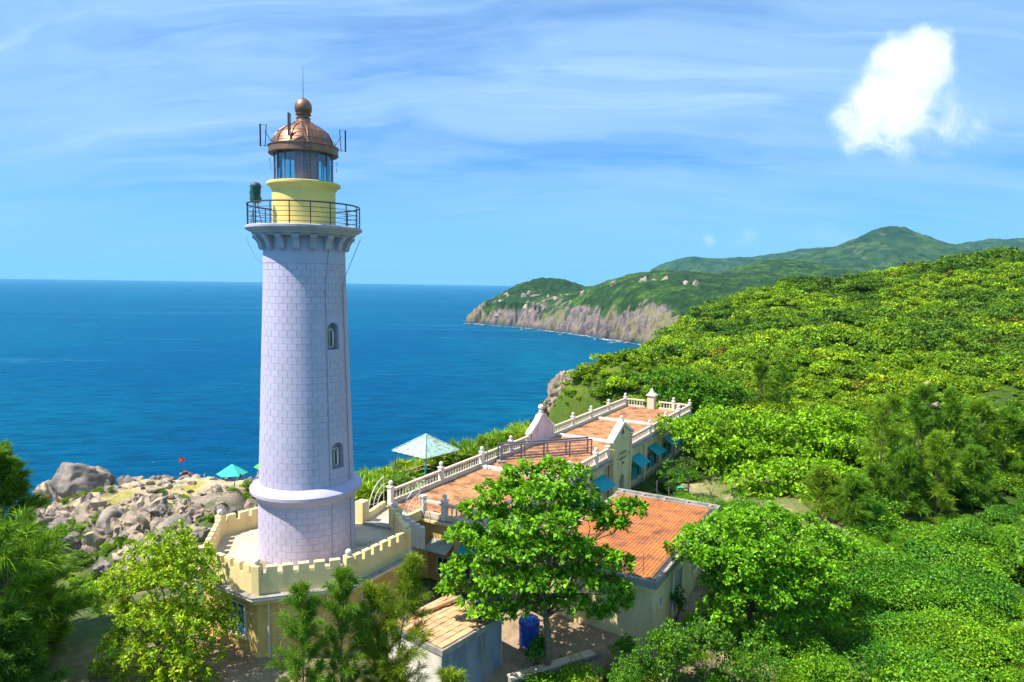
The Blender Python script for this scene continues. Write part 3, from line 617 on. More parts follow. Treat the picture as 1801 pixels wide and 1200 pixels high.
# lightning conductors and cables on the shaft
def cable(pts, r=0.022, mat='mauve', name='cable'): return MB().tube(pts, r*.6, 5).build(name, M[mat], lh)
def onshaft(a, z, d=0.03): r = (shaft_r(z) if z > 3.9 else 2.555-z*0.012)+d; return (r*math.cos(a), r*math.sin(a), z)
a1, a2 = FACE+math.radians(27), FACE+math.radians(61)
cable([(2.4*math.cos(a1+.2), 2.4*math.sin(a1+.2), 16.9)]+[onshaft(a1+.12*max(0, (z-14.2)/2), z) for z in np.linspace(16.2, 4.0, 14)], 0.02)
cable([onshaft(a1+.02, z) for z in np.linspace(3.0, 0.02, 6)], 0.02)
cable([(2.93*math.cos(a2+.25), 2.93*math.sin(a2+.25), 17.0), (2.6*math.cos(a2+.2), 2.6*math.sin(a2+.2), 15.9), (2.2*math.cos(a2+.1), 2.2*math.sin(a2+.1), 14.8)]+[onshaft(a2, z) for z in np.linspace(14.2, 4.0, 12)], 0.028)
cable([onshaft(a2-.02, z) for z in np.linspace(3.0, 0.02, 6)], 0.028)
al = FACE-math.radians(92)
cable([(2.9*math.cos(al), 2.9*math.sin(al), 17.0), (2.75*math.cos(al), 2.75*math.sin(al), 16.4), (2.5*math.cos(al), 2.5*math.sin(al), 15.8), (2.12*math.cos(al), 2.12*math.sin(al), 15.4)], 0.014)
# gallery railing
gr = link('gallery_railing', None, lh)
post = MB().tube([(2.84, 0, 17.6), (2.84, 0, 18.72)], 0.028, 6).mesh('post', M['iron'])
for k in range(18): link('post', post, gr, (0, 0, 0), (0, 0, FACE+0.1+2*PI*k/18))
for z, r in [(18.72, .032), (18.45, .016), (18.22, .016), (17.98, .016), (17.74, .016)]:
    MB().tube([(2.84*math.cos(2*PI*k/48), 2.84*math.sin(2*PI*k/48), z) for k in range(49)], r, 5, cap=False).build('rail', M['iron'], gr)
# lantern
MB().lathe([(1.60, 17.6), (1.60, 19.25)], 72).build('lantern_drum', M['lemon'], lh, 35)
MB().lathe([(1.58, 19.2), (1.64, 19.26), (1.72, 19.40), (1.82, 19.46), (1.87, 19.50), (1.87, 19.62), (1.82, 19.65), (1.4, 19.66)], 72).build('lantern_cornice', M['lemon'], lh, 35)
nP = 16; zl0, zl1 = 19.66, 21.72; rl = 1.48
for k in range(nP):
    am = FACE+2*PI*(k+0.5)/nP+0.10; a0_, a1_ = am-PI/nP, am+PI/nP
    p = lambda r, a, z: (r*math.cos(a), r*math.sin(a), z)
    if k in (0, nP-1): mb = MB(); mb.add([p(rl-.02, a0_, zl0), p(rl-.02, a1_, zl0), p(rl-.02, a1_, zl1), p(rl-.02, a0_, zl1), p(rl-.07, a0_, zl0), p(rl-.07, a1_, zl0), p(rl-.07, a1_, zl1), p(rl-.07, a0_, zl1)], [(0,1,2,3),(7,6,5,4),(0,4,5,1),(2,6,7,3)]); mb.build('shutter_panel', M['mauve'], lh)
    else: MB().add([p(rl-.03, a0_, zl0+.05), p(rl-.03, a1_, zl0+.05), p(rl-.03, a1_, zl1), p(rl-.03, a0_, zl1)], [(0,1,2,3)]).build('glass_pane', M['glass'], lh)
mu = MB().box(rl-.04, rl+.02, -.028, .028, zl0, zl1).mesh('mullion', M['steel'])
for k in range(nP): link('mullion', mu, lh, (0, 0, 0), (0, 0, FACE+2*PI*k/nP+0.10))
MB().lathe([(rl+.03, zl0), (rl+.03, zl0+.09), (rl-.05, zl0+.09), (rl-.05, zl0)], 56).build('sill_ring', M['steel'], lh)
MB().lathe([(0.28, zl0), (0.30, zl0+.5), (0.46, zl0+.55), (0.50, zl0+.9), (0.46, zl0+1.25), (0.25, zl0+1.35), (0.02, zl0+1.5)], 24).build('lamp', M['steel'], lh, 40)
dm = MB().lathe([(1.40, 21.66), (1.74, 21.62), (1.77, 21.66), (1.75, 22.02), (1.79, 22.05), (1.79, 22.11), (1.60, 22.16), (1.55, 22.28), (1.42, 22.66), (1.20, 22.98), (0.92, 23.22), (0.66, 23.36), (0.52, 23.46), (0.46, 23.52)], 72).build('dome', M['copper'], lh, 40)
MB().lathe([(0.52, 23.44), (0.50, 23.56), (0.37, 23.62), (0.34, 23.78), (0.38, 23.82), (0.30, 23.88), (0.30, 23.98), (0.40, 24.02), (0.40, 24.06), (0.2, 24.08)], 32).build('finial_neck', M['copper'], dm, 40)
MB().ball((0, 0, 24.42), 0.45, 28, 0, 1.16).build('finial_ball', M['copper'], dm, 60)
MB().tube([(0, 0, 24.8), (0, 0, 25.3), (0, 0, 26.55)], [.022, .016, .008], 6).build('lightning_rod', M['iron'], dm)
prf = [(1.80, 22.10), (1.62, 22.17), (1.57, 22.29), (1.44, 22.67), (1.22, 23.0), (0.94, 23.24), (0.68, 23.38), (0.53, 23.48)]
ribm = MB().tube([(r, 0, z) for r, z in prf], 0.022, 5).mesh('dome_rib', M['copper'])
for k in range(12): link('dome_rib', ribm, dm, (0, 0, 0), (0, 0, FACE+0.13+2*PI*k/12))
for rr_, z in ((1.60, 22.42), (1.30, 22.92)): MB().tube([(rr_*math.cos(2*PI*k/40), rr_*math.sin(2*PI*k/40), z) for k in range(41)], 0.014, 4, cap=False).build('hand_rail', M['iron'], dm)
lad = MB(); aL = FACE+0.10
for s_ in (-1, 1):
    lad.tube([(r+.10, s_*0.16, z) for r, z in [(1.5, 19.7), (1.5, 21.6), (1.78, 21.7), (1.78, 22.15)]+prf[2:]], 0.014, 4)
for z in np.arange(19.9, 22.0, .26): lad.tube([(1.62 if z < 21.6 else 1.86, -.16, z), (1.62 if z < 21.6 else 1.86, .16, z)], 0.010, 4)
for r, z in prf[2:]: lad.tube([(r+.10, -.16, z), (r+.10, .16, z)], 0.010, 4)
lad.build('ladder', M['iron'], lh, rot=(0, 0, aL))
for s_ in (-1, 1):
    for j_ in range(2): MB().tube([(1.60, 0, 20.5+.5*j_), (1.68, 0, 20.5+.5*j_), (1.68, 0, 20.8+.5*j_), (1.60, 0, 20.8+.5*j_)], .012, 4).build('grab_handle', M['iron'], lh, rot=(0, 0, FACE+s_*(1.35+.2*j_)))
def antenna(a, r, z, tilt):
    an = link('antenna', None, lh, (0, 0, 0), (0, 0, a)); 
    MB().tube([(1.55, 0, 22.25), (r-.22, 0, z+.35)], .018, 5).tube([(1.78, .0, 22.05), (r-.22, 0, z-.42)], .014, 5).tube([(r-.22, 0, z-.55), (r-.22-tilt, 0, z+.75)], .022, 5).tube([(r-.22, 0, z-.5), (r, 0, z-.5)], .014, 4).tube([(r-.24-tilt, 0, z+.7), (r-tilt*.5, 0, z+.7)], .014, 4).build('bracket', M['iron'], an)
    MB().bbox(r-.04, r+.04, -.055, .055, z-.55, z+.75, .02).build('panel', M['iron'], an)
antenna(FACE-math.radians(88), 2.12, 22.55, .08); antenna(FACE+math.radians(88), 2.12, 22.55, .08); antenna(FACE-math.radians(24), 1.72, 22.95, .0); antenna(FACE+PI, 2.0, 22.55, 0)
WZ = ([0, 16.0, 17.08, 17.6, 18.72, 19.25, 19.66, 21.62, 24.42, 26.55], [0, 16.0, 16.85, 17.33, 18.42, 19.25, 19.62, 21.06, 23.47, 25.6])
seen_ = set()
for o in lh.children_recursive:
    if o.type == 'MESH' and abs(o.location.z) < 1e-6 and o.parent and abs(o.parent.location.z-(DECK if o.parent == lh else 0)) < 1e-4 and o.data.name not in seen_:
        seen_.add(o.data.name); n = len(o.data.vertices); a = np.empty(n*3, np.float32); o.data.vertices.foreach_get('co', a); a = a.reshape(-1, 3)
        if a[:, 2].max() > 16.0: a[:, 2] = np.interp(a[:, 2], *WZ); o.data.vertices.foreach_set('co', a.ravel()); o.data.update()
# covered lamp on a tripod, standing on the gallery
aT = FACE-math.radians(74)
tp = thing('tripod_lamp', 'green tarpaulin wrapped lamp on a metal tripod standing on the lighthouse gallery', 'lamp', (TX+2.45*math.cos(aT), TY+2.45*math.sin(aT), DECK+17.34))
for k in range(3): MB().tube([(.30*math.cos(k*2.1), .30*math.sin(k*2.1), 0), (.10*math.cos(k*2.1), .10*math.sin(k*2.1), 1.12)], .028, 5).build('leg', M['steel'], tp)
MB().box(-.2, .2, -.2, .2, 1.1, 1.14).build('plate', M['steel'], tp)
mb = MB(); pr = [(.05, 1.14), (.24, 1.15), (.27, 1.3), (.23, 1.45), (.27, 1.62), (.24, 1.8), (.26, 1.95), (.18, 2.1), (.03, 2.14)]; mb.lathe(pr, 14)
mb.v = [(x*(1+.16*math.sin(5*math.atan2(y, x)+z*6)), y*(1+.16*math.sin(5*math.atan2(y, x)+z*6)), z) for x, y, z in mb.v]; mb.build('cover', M['tarp'], tp, 60)

# ------------------------------------------------------------------ terrace building round the foot of the lighthouse
OC = [(387,905,5.35),(358,961,5.3),(452,994,5.3),(613,976,5.35),(716,925,5.45)]
oct_ = [atz(a, b, z) for a, b, z in OC]; oct_ = [(p.x, p.y) for p in oct_]
gF, gG = (-6.75, 39.35), (-8.95, 40.42)
oct_ += [gF, gG, (-13.2, 41.35)]                 # A B C D E F G X, counter-clockwise
nO = len(oct_)
cxo, cyo = -10.95, 36.3
tb = thing('terrace_building', 'low yellow octagonal building with a battlemented terrace around the lighthouse foot', 'building', (cxo, cyo, 0))
loc = [(x-cxo, y-cyo) for x, y in oct_]
def offs(poly, d):                               # offset a convex ccw polygon outwards
    n = len(poly); out = []
    for i in range(n):
        p0, p1, p2 = (Vector((*poly[j], 0)) for j in ((i-1) % n, i, (i+1) % n))
        e1, e2 = (p1-p0).normalized(), (p2-p1).normalized(); n1, n2 = Vector((e1.y, -e1.x, 0)), Vector((e2.y, -e2.x, 0))
        b = (n1+n2).normalized(); out.append(tuple((p1+b*(d/max(b.dot(n1), .4)))[:2]))
    return out
MB().prism(offs(loc, -0.05), DECK-.30, DECK).build('terrace_floor', M['concrete'], tb)
MB().prism(offs(loc, 0.46), 3.72, 3.86).build('cornice', M['white'], tb)
MB().prism(offs(loc, 0.36), 3.52, 3.72).build('cornice_moulding', M['ochre'], tb)
MB().prism(offs(loc, 0.50), 3.862, 3.90).build('cornice_top', M['oldcon'], tb)
MB().prism(offs(loc, 0.02), -1.5, 3.52).build('wall', M['ochre'], tb)
MB().prism(offs(loc, 0.09), -1.5, 0.85).build('plinth', M['ochre'], tb)
def outwall(mb, p, q, th, z0, z1):
    a, b = Vector((*p, 0)), Vector((*q, 0)); e = (b-a).normalized(); n = Vector((e.y, -e.x, 0))
    vs = [a-n*th/2, b-n*th/2, b+n*th/2, a+n*th/2]; mb.prism([(v.x, v.y) for v in vs], z0, z1); return mb
for i in range(nO):
    if i == 5: continue                          # F-G is the gate
    p, q = Vector((*loc[i], 0)), Vector((*loc[(i+1) % nO], 0)); L = (q-p).length; e = (q-p)/L; ang = math.atan2(e.y, e.x)
    MB().bbox(0.16, L-0.16, -.13, .13, 3.9, DECK+.72, .012).build('parapet_wall', M['cream'], tb, loc=(p.x, p.y, 0), rot=(0, 0, ang))
    n = max(2, round((L-0.9)/0.62)); w_ = (L-0.36)/(n+0.42*(n+1)); gp = w_*0.42 if L > 2 else w_*.5
    w_ = (L-0.36-gp*(n+1))/n; mm = MB().bbox(-w_/2, w_/2, -.13, .13, DECK+.69, DECK+1.12, .02).mesh('merlon', M['cream'])
    for k in range(n):
        t = 0.18+gp+w_/2+k*(w_+gp); link('merlon', mm, tb, (p.x+e.x*t, p.y+e.y*t, 0), (0, 0, ang))
for i in range(nO):
    x, y = loc[i]; hgt = 1.22 if i not in (5, 6) else 1.3; s_ = .21 if i not in (5, 6) else .3
    a = math.atan2(y, x); cp = MB().bbox(-s_, s_, -s_, s_, 3.9, DECK+hgt, .025).build('corner_post', M['cream'], tb, loc=(x, y, 0), rot=(0, 0, a))
    if i not in (6, 1): MB().tube([(0, 0, DECK+hgt-.02), (0, 0, DECK+hgt+.05)], .06, 8).ball((0, 0, DECK+hgt+.17), .16, 16).build('ball', M['white'], cp, 60)
def window_at(parent, p, q, t, z0, w_, h_, pane='bluepane', frame='white', name='window', panes=2, outn=0.03):
    a, b = Vector((*p, 0)), Vector((*q, 0)); e = (b-a).normalized(); ang = math.atan2(e.y, e.x); c = a+(b-a)*t
    wd = link(name, None, parent, (c.x, c.y, z0), (0, 0, ang)); d0 = -outn
    fr = MB(); f = .07
    for x0, x1, q0, q1 in [(-w_/2, -w_/2+f, 0, h_), (w_/2-f, w_/2, 0, h_), (-w_/2+f, w_/2-f, 0, f), (-w_/2+f, w_/2-f, h_-f, h_)]: fr.box(x0, x1, d0-.06, d0+.05, q0, q1)
    for k in range(1, panes): x = -w_/2+w_*k/panes; fr.box(x-f/2, x+f/2, d0-.05, d0+.05, f, h_-f)
    fr.build('frame', M[frame], wd)
    for k in range(panes):
        x0 = -w_/2+w_*k/panes+f*.6; x1 = -w_/2+w_*(k+1)/panes-f*.6; MB().box(x0, x1, d0-.015, d0+.04, f*.8, h_-f*.8).build('pane', M[pane], wd)
    MB().box(-w_/2-.08, w_/2+.08, d0-.11, d0+.04, -.09, -.005).build('sill', M['cream'], wd)
    return wd
ow = offs(loc, 0.02)
window_at(tb, ow[1], ow[2], 0.66, 1.55, 1.15, 1.65, 'bluepane'); window_at(tb, ow[3], ow[4], 0.30, 1.7, 1.05, 1.5, 'darkpane')
def downpipe(parent, p, z0, z1, mat='white', r=.055): MB().tube([(p[0], p[1], z0), (p[0], p[1], z1)], r, 8).build('downpipe', M[mat], parent, 60)
v2 = Vector((*ow[2], 0)); e = (Vector((*ow[3], 0))-v2).normalized(); nn = Vector((e.y, -e.x, 0)); c = v2+e*.5+nn*.11; downpipe(tb, c, .6, 3.5)
pn_ = MB()
for (i, t0, t1) in [(2, .22, .78)]:
    a, b = Vector((*ow[i], 0)), Vector((*ow[i+1], 0)); L = (b-a).length; e = (b-a)/L
    MB().box(L*t0, L*t1, -.05, .02, 1.1, 3.2).build('wall_panel', M['ochre'], tb, loc=(a.x, a.y, 0), rot=(0, 0, math.atan2(e.y, e.x)))
    a_ = a+e*(L*.2); MB().box(0, L*.55, -.14, .02, 1.62, 1.68).build('ledge', M['cream'], tb, loc=(a_.x, a_.y, 0), rot=(0, 0, math.atan2(e.y, e.x)))

# ------------------------------------------------------------------ long keeper's house with the roof terrace
ANG = math.radians(60.2); MO = Vector((-7.53, 44.25, 0)); UX = Vector((math.cos(ANG), math.sin(ANG), 0)); VX = Vector((UX.y, -UX.x, 0))
def ml(s, t, z=0.0): p = MO+UX*s+VX*t; return Vector((p.x, p.y, z))
house = thing('keepers_house', 'long cream keepers house with terracotta roof terrace, balustrades and teal awnings', 'house', tuple(MO), ANG)
RZ = 4.2; S0, S1, T0, T1 = -1.3, 42.8, 0.0, 8.0          # local x = s, local y = -t
def hb(name, s0, s1, t0, t1, z0, z1, mat, parent=house, b=0): 
    mb = MB(); (mb.bbox(s0, s1, -t1, -t0, z0, z1, b) if b else mb.box(s0, s1, -t1, -t0, z0, z1)); return mb.build(name, M[mat], parent)
WT1 = T1-0.25                                             # front wall line (the cornice stands out beyond it)
# walls as plates with openings in the long front
DOORS = []; 
AW = [(11.3, 2.3), (15.9, 2.6), (24.6, 2.6), (29.6, 2.6), (34.4, 2.5), (39.8, 2.3)]     # awnings: centre s, width
WINS = [(11.0, .95), (15.6, .95), (24.0, .95), (25.9, .95), (29.0, .95), (30.9, .95), (34.0, .95), (35.6, .95), (39.3, .95), (40.7, .8)]
WZ0, WZ1 = 0.75, 2.35
cuts = sorted([(s-w/2, s+w/2) for s, w in WINS]); mb = MB(); th = .25; x = S0+.2
for a, b in cuts+[(S1-.2, None)]:
    mb.box(x, a, -WT1, -WT1+th, -1.0, 3.72)
    if b: mb.box(a, b, -WT1, -WT1+th, -1.0, WZ0); mb.box(a, b, -WT1, -WT1+th, WZ1, 3.72); x = b
mb.build('front_wall', M['wallpale'], house)
hb('back_wall', S0+.2, S1-.2, .2, .45, -1.5, 3.72, 'ochre')
hb('end_wall', S0+.2, S0+.45, .452, WT1-.252, -1.0, 3.72, 'ochre'); hb('end_wall', S1-.45, S1-.2, .452, WT1-.252, -1.0, 3.72, 'wallpale')
hb('inner_wall', S0+.6, S1-.6, 3.9, 4.1, -1.0, 3.7, 'ochre')
hb('roof_slab', S0-.02, S1+.02, T0-.02, T1+.02, 3.98, 4.10, 'oldcon')
hb('cornice', S0-.16, S1+.16, T0-.16, T1+.16, 3.84, 3.976, 'cream'); hb('cornice_moulding', S0+.04, S1-.04, T0+.04, T1-.10, 3.722, 3.838, 'ochre')
hb('gutter_edge', S0-.2, S1+.2, T1+.022, T1+.26, 3.98, 4.05, 'oldcon')
hb('plinth', S0+.15, S1-.15, WT1, WT1+.06, -1.0, .35, 'oldcon')
# tiles of the roof terrace: rows of real tiles between the white roof beams
BE = [(-1.0, 9.8), (10.3, 23.4), (23.9, 33.2), (33.7, 42.5)]
hb('tile_bed', S0+.2, S1-.2, T0+.2, T1-.2, 4.10, 4.165, 'grout')
def tile_field(x0, x1, y0, y1, z, tw, tl, name, mats, parent, jit=.004, gap=.014, n_single=0, rr=random.Random(3)):
    mb = MB(); n = 0
    nx, ny = int((x1-x0)/tl), int((y1-y0)/tw); tl2, tw2 = (x1-x0)/nx, (y1-y0)/ny
    for i in range(nx):
        for j in range(ny):
            a, b = x0+i*tl2, y0+j*tw2; h = .03+rr.uniform(-jit, jit); g = gap/2; bb = mb; k = len(mb.v); t1, t2 = rr.uniform(-jit, jit)*.6, rr.uniform(-jit, jit)*.6
            xs_, ys_ = (a+g, a+tl2-g), (b+g, b+tw2-g); m_ = rr.randrange(len(mats))
            mb.v += [(xs_[0], ys_[0], z), (xs_[1], ys_[0], z), (xs_[1], ys_[1], z), (xs_[0], ys_[1], z), (xs_[0]+.01, ys_[0]+.01, z+h+t1), (xs_[1]-.01, ys_[0]+.01, z+h+t2), (xs_[1]-.01, ys_[1]-.01, z+h+t2), (xs_[0]+.01, ys_[1]-.01, z+h+t1)]
            mb.f += [(k+4, k+5, k+6, k+7), (k, k+1, k+5, k+4), (k+1, k+2, k+6, k+5), (k+2, k+3, k+7, k+6), (k+3, k, k+4, k+7)]; mb.m += [m_]*5
    me = bpy.data.meshes.new(name); me.from_pydata(mb.v, [], mb.f)
    for m in mats: me.materials.append(m)
    me.polygons.foreach_set('material_index', mb.m); me.update()
    return tag(link(name, me, parent), kind='stuff')
def variants(key, n, spread):
    out = [M[key]]
    for k in range(1, n):
        m = M[key].copy(); m.name = M[key].name+'_shade'; 
        for nd in m.node_tree.nodes:
            if nd.type == 'MIX':
                f = 1+random.uniform(-spread, spread*.7)
                for sck in (nd.inputs[6], nd.inputs[7]):
                    if not sck.is_linked: c = sck.default_value; sck.default_value = (min(c[0]*f, 1), c[1]*f, c[2]*f, 1)
        out.append(m)
    return out
TV = variants('tile', 4, .22); TV2 = variants('tile2', 5, .20)
for a, b in BE: tile_field(a+.05, b-.05, -T1+.42, -T0-.42, 4.167, .30, .30, 'roof_tiles', TV, house)
for s in (9.8, 23.4, 33.2): hb('roof_beam', s, s+.5, T0+.3, T1-.3, 4.166, 4.36, 'white', b=.03)
for t in (T0+.12, T1-.40): hb('roof_kerb', S0+.3, S1-.3, t, t+.28, 4.166, 4.30, 'rail')
# balustrades
bal_p = [(.045, 0), (.055, .02), (.05, .05), (.035, .08), (.055, .18), (.068, .26), (.052, .36), (.033, .46), (.045, .52), (.05, .56)]
balm = MB().lathe(bal_p, 8).mesh('baluster', M['white'], 40)
PZ = 4.30
def ball_post(parent, s, t, h=1.08, w=.17, ball=True):
    p = MB().bbox(-w, w, -w, w, 4.11, PZ+h-.1, .02).bbox(-w-.04, w+.04, -w-.04, w+.04, PZ+h-.1, PZ+h, .02).build('post', M['white'], parent, loc=(s, -t, 0))
    if ball: MB().lathe([(.07, PZ+h), (.05, PZ+h+.04), (.06, PZ+h+.07)], 10).ball((0, 0, PZ+h+.21), .16, 14).build('ball', M['white'], p, 60)
    return p
def rail_run(s0, t0, s1, t1, step=.34, bals=True, parent=house):
    a, b = Vector((s0, -t0, 0)), Vector((s1, -t1, 0)); L = (b-a).length; ang = math.atan2(b.y-a.y, b.x-a.x); e = (b-a)/L
    MB().bbox(.17, L-.17, -.11, .11, 4.12, PZ+.12, .015).build('bottom_rail', M['rail'], parent, loc=tuple(a), rot=(0, 0, ang))
    MB().bbox(.15, L-.15, -.125, .125, PZ+.68, PZ+.84, .02).build('top_rail', M['rail'], parent, loc=tuple(a), rot=(0, 0, ang))
    n = int((L-.5)/step)
    if bals:
        for k in range(n): p = a+e*((L-(n-1)*step)/2+k*step); link('baluster', balm, parent, (p.x, p.y, PZ+.12), (0, 0, 0))
left = [-.7, 4.9, 10.4, 15.0, 18.1]; 
for a, b in zip(left, left[1:]): rail_run(a, .12, b, .12)
left2 = [22.9, 27.6, 32.2, 37.2, 42.55]
for a, b in zip(left2, left2[1:]): rail_run(a, .12, b, .12)
for s in left+left2: ball_post(house, s, .12, ball=s not in (18.1, 22.9))
right1 = [10.2, 15.1, 17.6]; right0 = [-1.15, 4.6, 10.2]; right2 = [22.9, 28.4, 33.4, 38.1, 42.55]
for R_ in (right0, right1, right2):
    for a, b in zip(R_, R_[1:]): rail_run(a, T1-.12, b, T1-.12)
for s in right0+right1[1:]+right2: ball_post(house, s, T1-.12, ball=s not in (17.6, 22.9))
rail_run(42.55, .12, 42.55, 2.75); rail_run(42.55, 4.1, 42.55, 6.0); rail_run(42.55, 6.0, 42.55, T1-.12); ball_post(house, 42.55, 6.0)
ball_post(house, -1.15, 3.1, ball=False); ball_post(house, -1.15, 4.75); rail_run(-1.15, 3.1, -1.15, 4.75, bals=False); rail_run(-1.15, 4.75, -1.15, T1-.12)
# ventilation turret at the far end
tr = link('turret', None, house, (42.5, -3.4, 0)); MB().bbox(-.42, .42, -.42, .42, 4.12, 5.75, .02).build('shaft', M['rail'], tr)
MB().lathe([(.78, 5.75), (.80, 5.80), (.40, 6.10), (.03, 6.62)], 4, a0=PI/4, a1=PI/4+2*PI).build('cap', M['white'], tr)
# gable towards the sea (white) and pediment over the entrance
gb = link('gable', None, house, (20.5, -.12, 4.12*.22)); gb.scale = (1, 1, .78)
outl = [(-2.05, 4.12), (2.05, 4.12), (2.05, 5.65), (2.15, 5.65), (.62, 6.9), (.35, 7.35), (-.35, 7.35), (-.62, 6.9), (-2.15, 5.65), (-2.05, 5.65)]
MB().extr([(x, -.2, z) for x, z in outl], (0, .4, 0)).build('gable_wall', M['pinkwhite'], gb)
for sg in (-1, 1):
    MB().extr([(sg*2.42, -.27, 5.62), (sg*2.42, -.27, 5.76), (sg*.80, -.27, 6.98), (sg*.45, -.27, 7.46), (sg*.30, -.27, 7.46), (sg*.30, -.27, 7.37), (sg*.40, -.27, 7.30), (sg*.66, -.27, 6.86), (sg*2.1, -.27, 5.62)], (0, .54, 0)).build('coping', M['white'], gb)
fn = MB().bbox(-.24, .24, -.24, .24, 7.36, 7.62, .03).lathe([(.15, 7.62), (.12, 7.74), (.24, 7.80), (.24, 7.86), (.12, 7.90), (.10, 8.02)], 14).ball((0, 0, 8.28), .27, 16, 0, 1.28).build('finial', M['white'], gb, 50)
MB().tube([(0, 0, 8.4), (0, 0, 9.6)], .018, 5).build('rod', M['steel'], gb)
MB().box(-1.95, 1.95, .202, .232, 4.95, 5.03).build('string_course', M['white'], gb)
pd = link('pediment', None, house, (20.2, -T1+.05, 0))
hw_ = 2.2; dr = [(-.62, -1.0), (-.62, 1.75)]+[(-.62*math.cos(PI*i/12), 1.75+.62*math.sin(PI*i/12)) for i in range(1, 12)]+[(.62, 1.75), (.62, -1.0)]
pl = MB()                                                 # wall with a real arched doorway
yf, yb = -.28, .05
half_l = [(-hw_, -1.0), (-.62, -1.0)]+dr[1:8]+[(0, 5.62), (-hw_, 5.62)]
half_r = [(0, 5.62), (0, 1.75+.62)]+dr[8:]+[(hw_, -1.0), (hw_, 5.62)]
for hp_ in (half_l, half_r): pl.extr([(x, yf, z) for x, z in hp_], (0, yb-yf, 0))
pl.build('porch_wall', M['wallpale'], pd)
MB().extr([(-hw_+.05, yf+.02, 5.62), (hw_-.05, yf+.02, 5.62), (0, yf+.02, 6.75)], (0, yb-yf-.02, 0)).build('tympanum', M['wallpale'], pd)
for sg in (-1, 1): MB().extr([(sg*(hw_+.28), yf-.12, 5.60), (sg*(hw_+.28), yf-.12, 5.82), (0, yf-.12, 7.02), (0, yf-.12, 6.74)], (0, .62, 0)).build('raking_cornice', M['white'], pd)
MB().box(-hw_-.1, hw_+.1, yf-.10, yf, 5.46, 5.60).build('string_course', M['wallpale'], pd)
MB().bbox(-.16, .16, -.28, .04, 6.92, 7.2, .02).lathe([(.08, 7.2), (.06, 7.26)], 8, c=(0, -.12)).ball((0, -.12, 7.38), .15, 12).build('finial', M['white'], pd, 50)
MB().extr([(-.34, yf-.012, 5.95), (.34, yf-.012, 5.95), (0, yf-.012, 6.45)], (0, .03, 0)).build('triangle_emblem', M['redstone'], pd)
for x0, x1 in ((-hw_, -hw_+.42), (hw_-.42, hw_)): MB().box(x0, x1, yf-.07, yf, -1.0, 5.45).build('pilaster', M['wallpale'], pd)
MB().bbox(-.95, .95, yf-.05, yf, 3.1, 4.75, .02).build('plaque', M['wallpale'], pd)
def text(body, size, loc, mat, parent, rot=(PI/2, 0, 0), name='lettering'):
    cu = bpy.data.curves.new(name, 'FONT'); cu.body = body; cu.size = size; cu.align_x = 'CENTER'; cu.extrude = .012; cu.materials.append(M[mat])
    o = bpy.data.objects.new(name+'_curve', cu); C.objects.link(o); me = bpy.data.meshes.new_from_object(o.evaluated_get(bpy.context.evaluated_depsgraph_get())); bpy.data.objects.remove(o)
    return link(name, me, parent, loc, rot)
for body, sz, z in (('HẢI ĐĂNG', .34, 4.2), ('ĐẠI LÃNH', .36, 3.75), ('1890', .34, 3.3)): text(body, sz, (0, yf-.052, z), 'redstone', pd)
MB().box(-.60, .60, yb-.10, yb-.04, -1.0, 2.4).build('door', M['greywall'], pd)
# windows, shutters, awnings, pilasters along the front
for s, w in WINS:
    wd = link('window', None, house, (s, -WT1, 0)); f = .07; fr = MB()
    for x0, x1, q0, q1 in [(-w/2, -w/2+f, WZ0, WZ1), (w/2-f, w/2, WZ0, WZ1), (-w/2+f, w/2-f, WZ1-f, WZ1), (-w/2+f, w/2-f, WZ0, WZ0+f)]: fr.box(x0, x1, .05, .14, q0, q1)
    fr.build('frame', M['teal'], wd); MB().box(-w/2+.03, w/2-.03, .10, .13, WZ0+.03, WZ1-.03).build('pane', M['darkpane'], wd)
    for sg in (-1, 1):
        sh = MB().box(sg*w/2-(.40 if sg < 0 else -.02), sg*w/2+(.40 if sg > 0 else -.02), -.05, -.003, WZ0, WZ1)
        sh.build('shutter', M['teal'], wd)
    MB().box(-w/2-.1, w/2+.1, -.10, -.003, WZ0-.10, WZ0-.01).build('sill', M['wallpale'], wd)
for s, w in AW:
    aw = link('awning', None, house, (s, -WT1, 0)); mb = MB(); n = 12
    for k in range(n):                                     # shallow corrugations
        x0 = -w/2+w*k/n; x1 = x0+w/n; z_ = .0 if k % 2 else .025
        mb.extr([(x0, -.02, 3.02+z_), (x1, -.02, 3.02+z_), (x1, -1.15, 2.32+z_), (x0, -1.15, 2.32+z_)], (0, 0, .03))
    mb.build('sheet', M['teal'], aw)
    for sg in (-1, 1): MB().tube([(sg*(w/2-.1), -.02, 2.45), (sg*(w/2-.1), -1.1, 2.33)], .02, 5).build('stay', M['iron'], aw)
for s in (-.9, 4.2, 9.0, 13.6, 27.4, 32.2, 37.2, 42.4): hb('pilaster', s-.22, s+.22, WT1, WT1+.10, .352, 3.72, 'wallpale')
for s in (9.3, 18.9-1.3, 27.0, 36.9): downpipe(house, (s, -WT1-.16), 0, 3.7, 'rail')
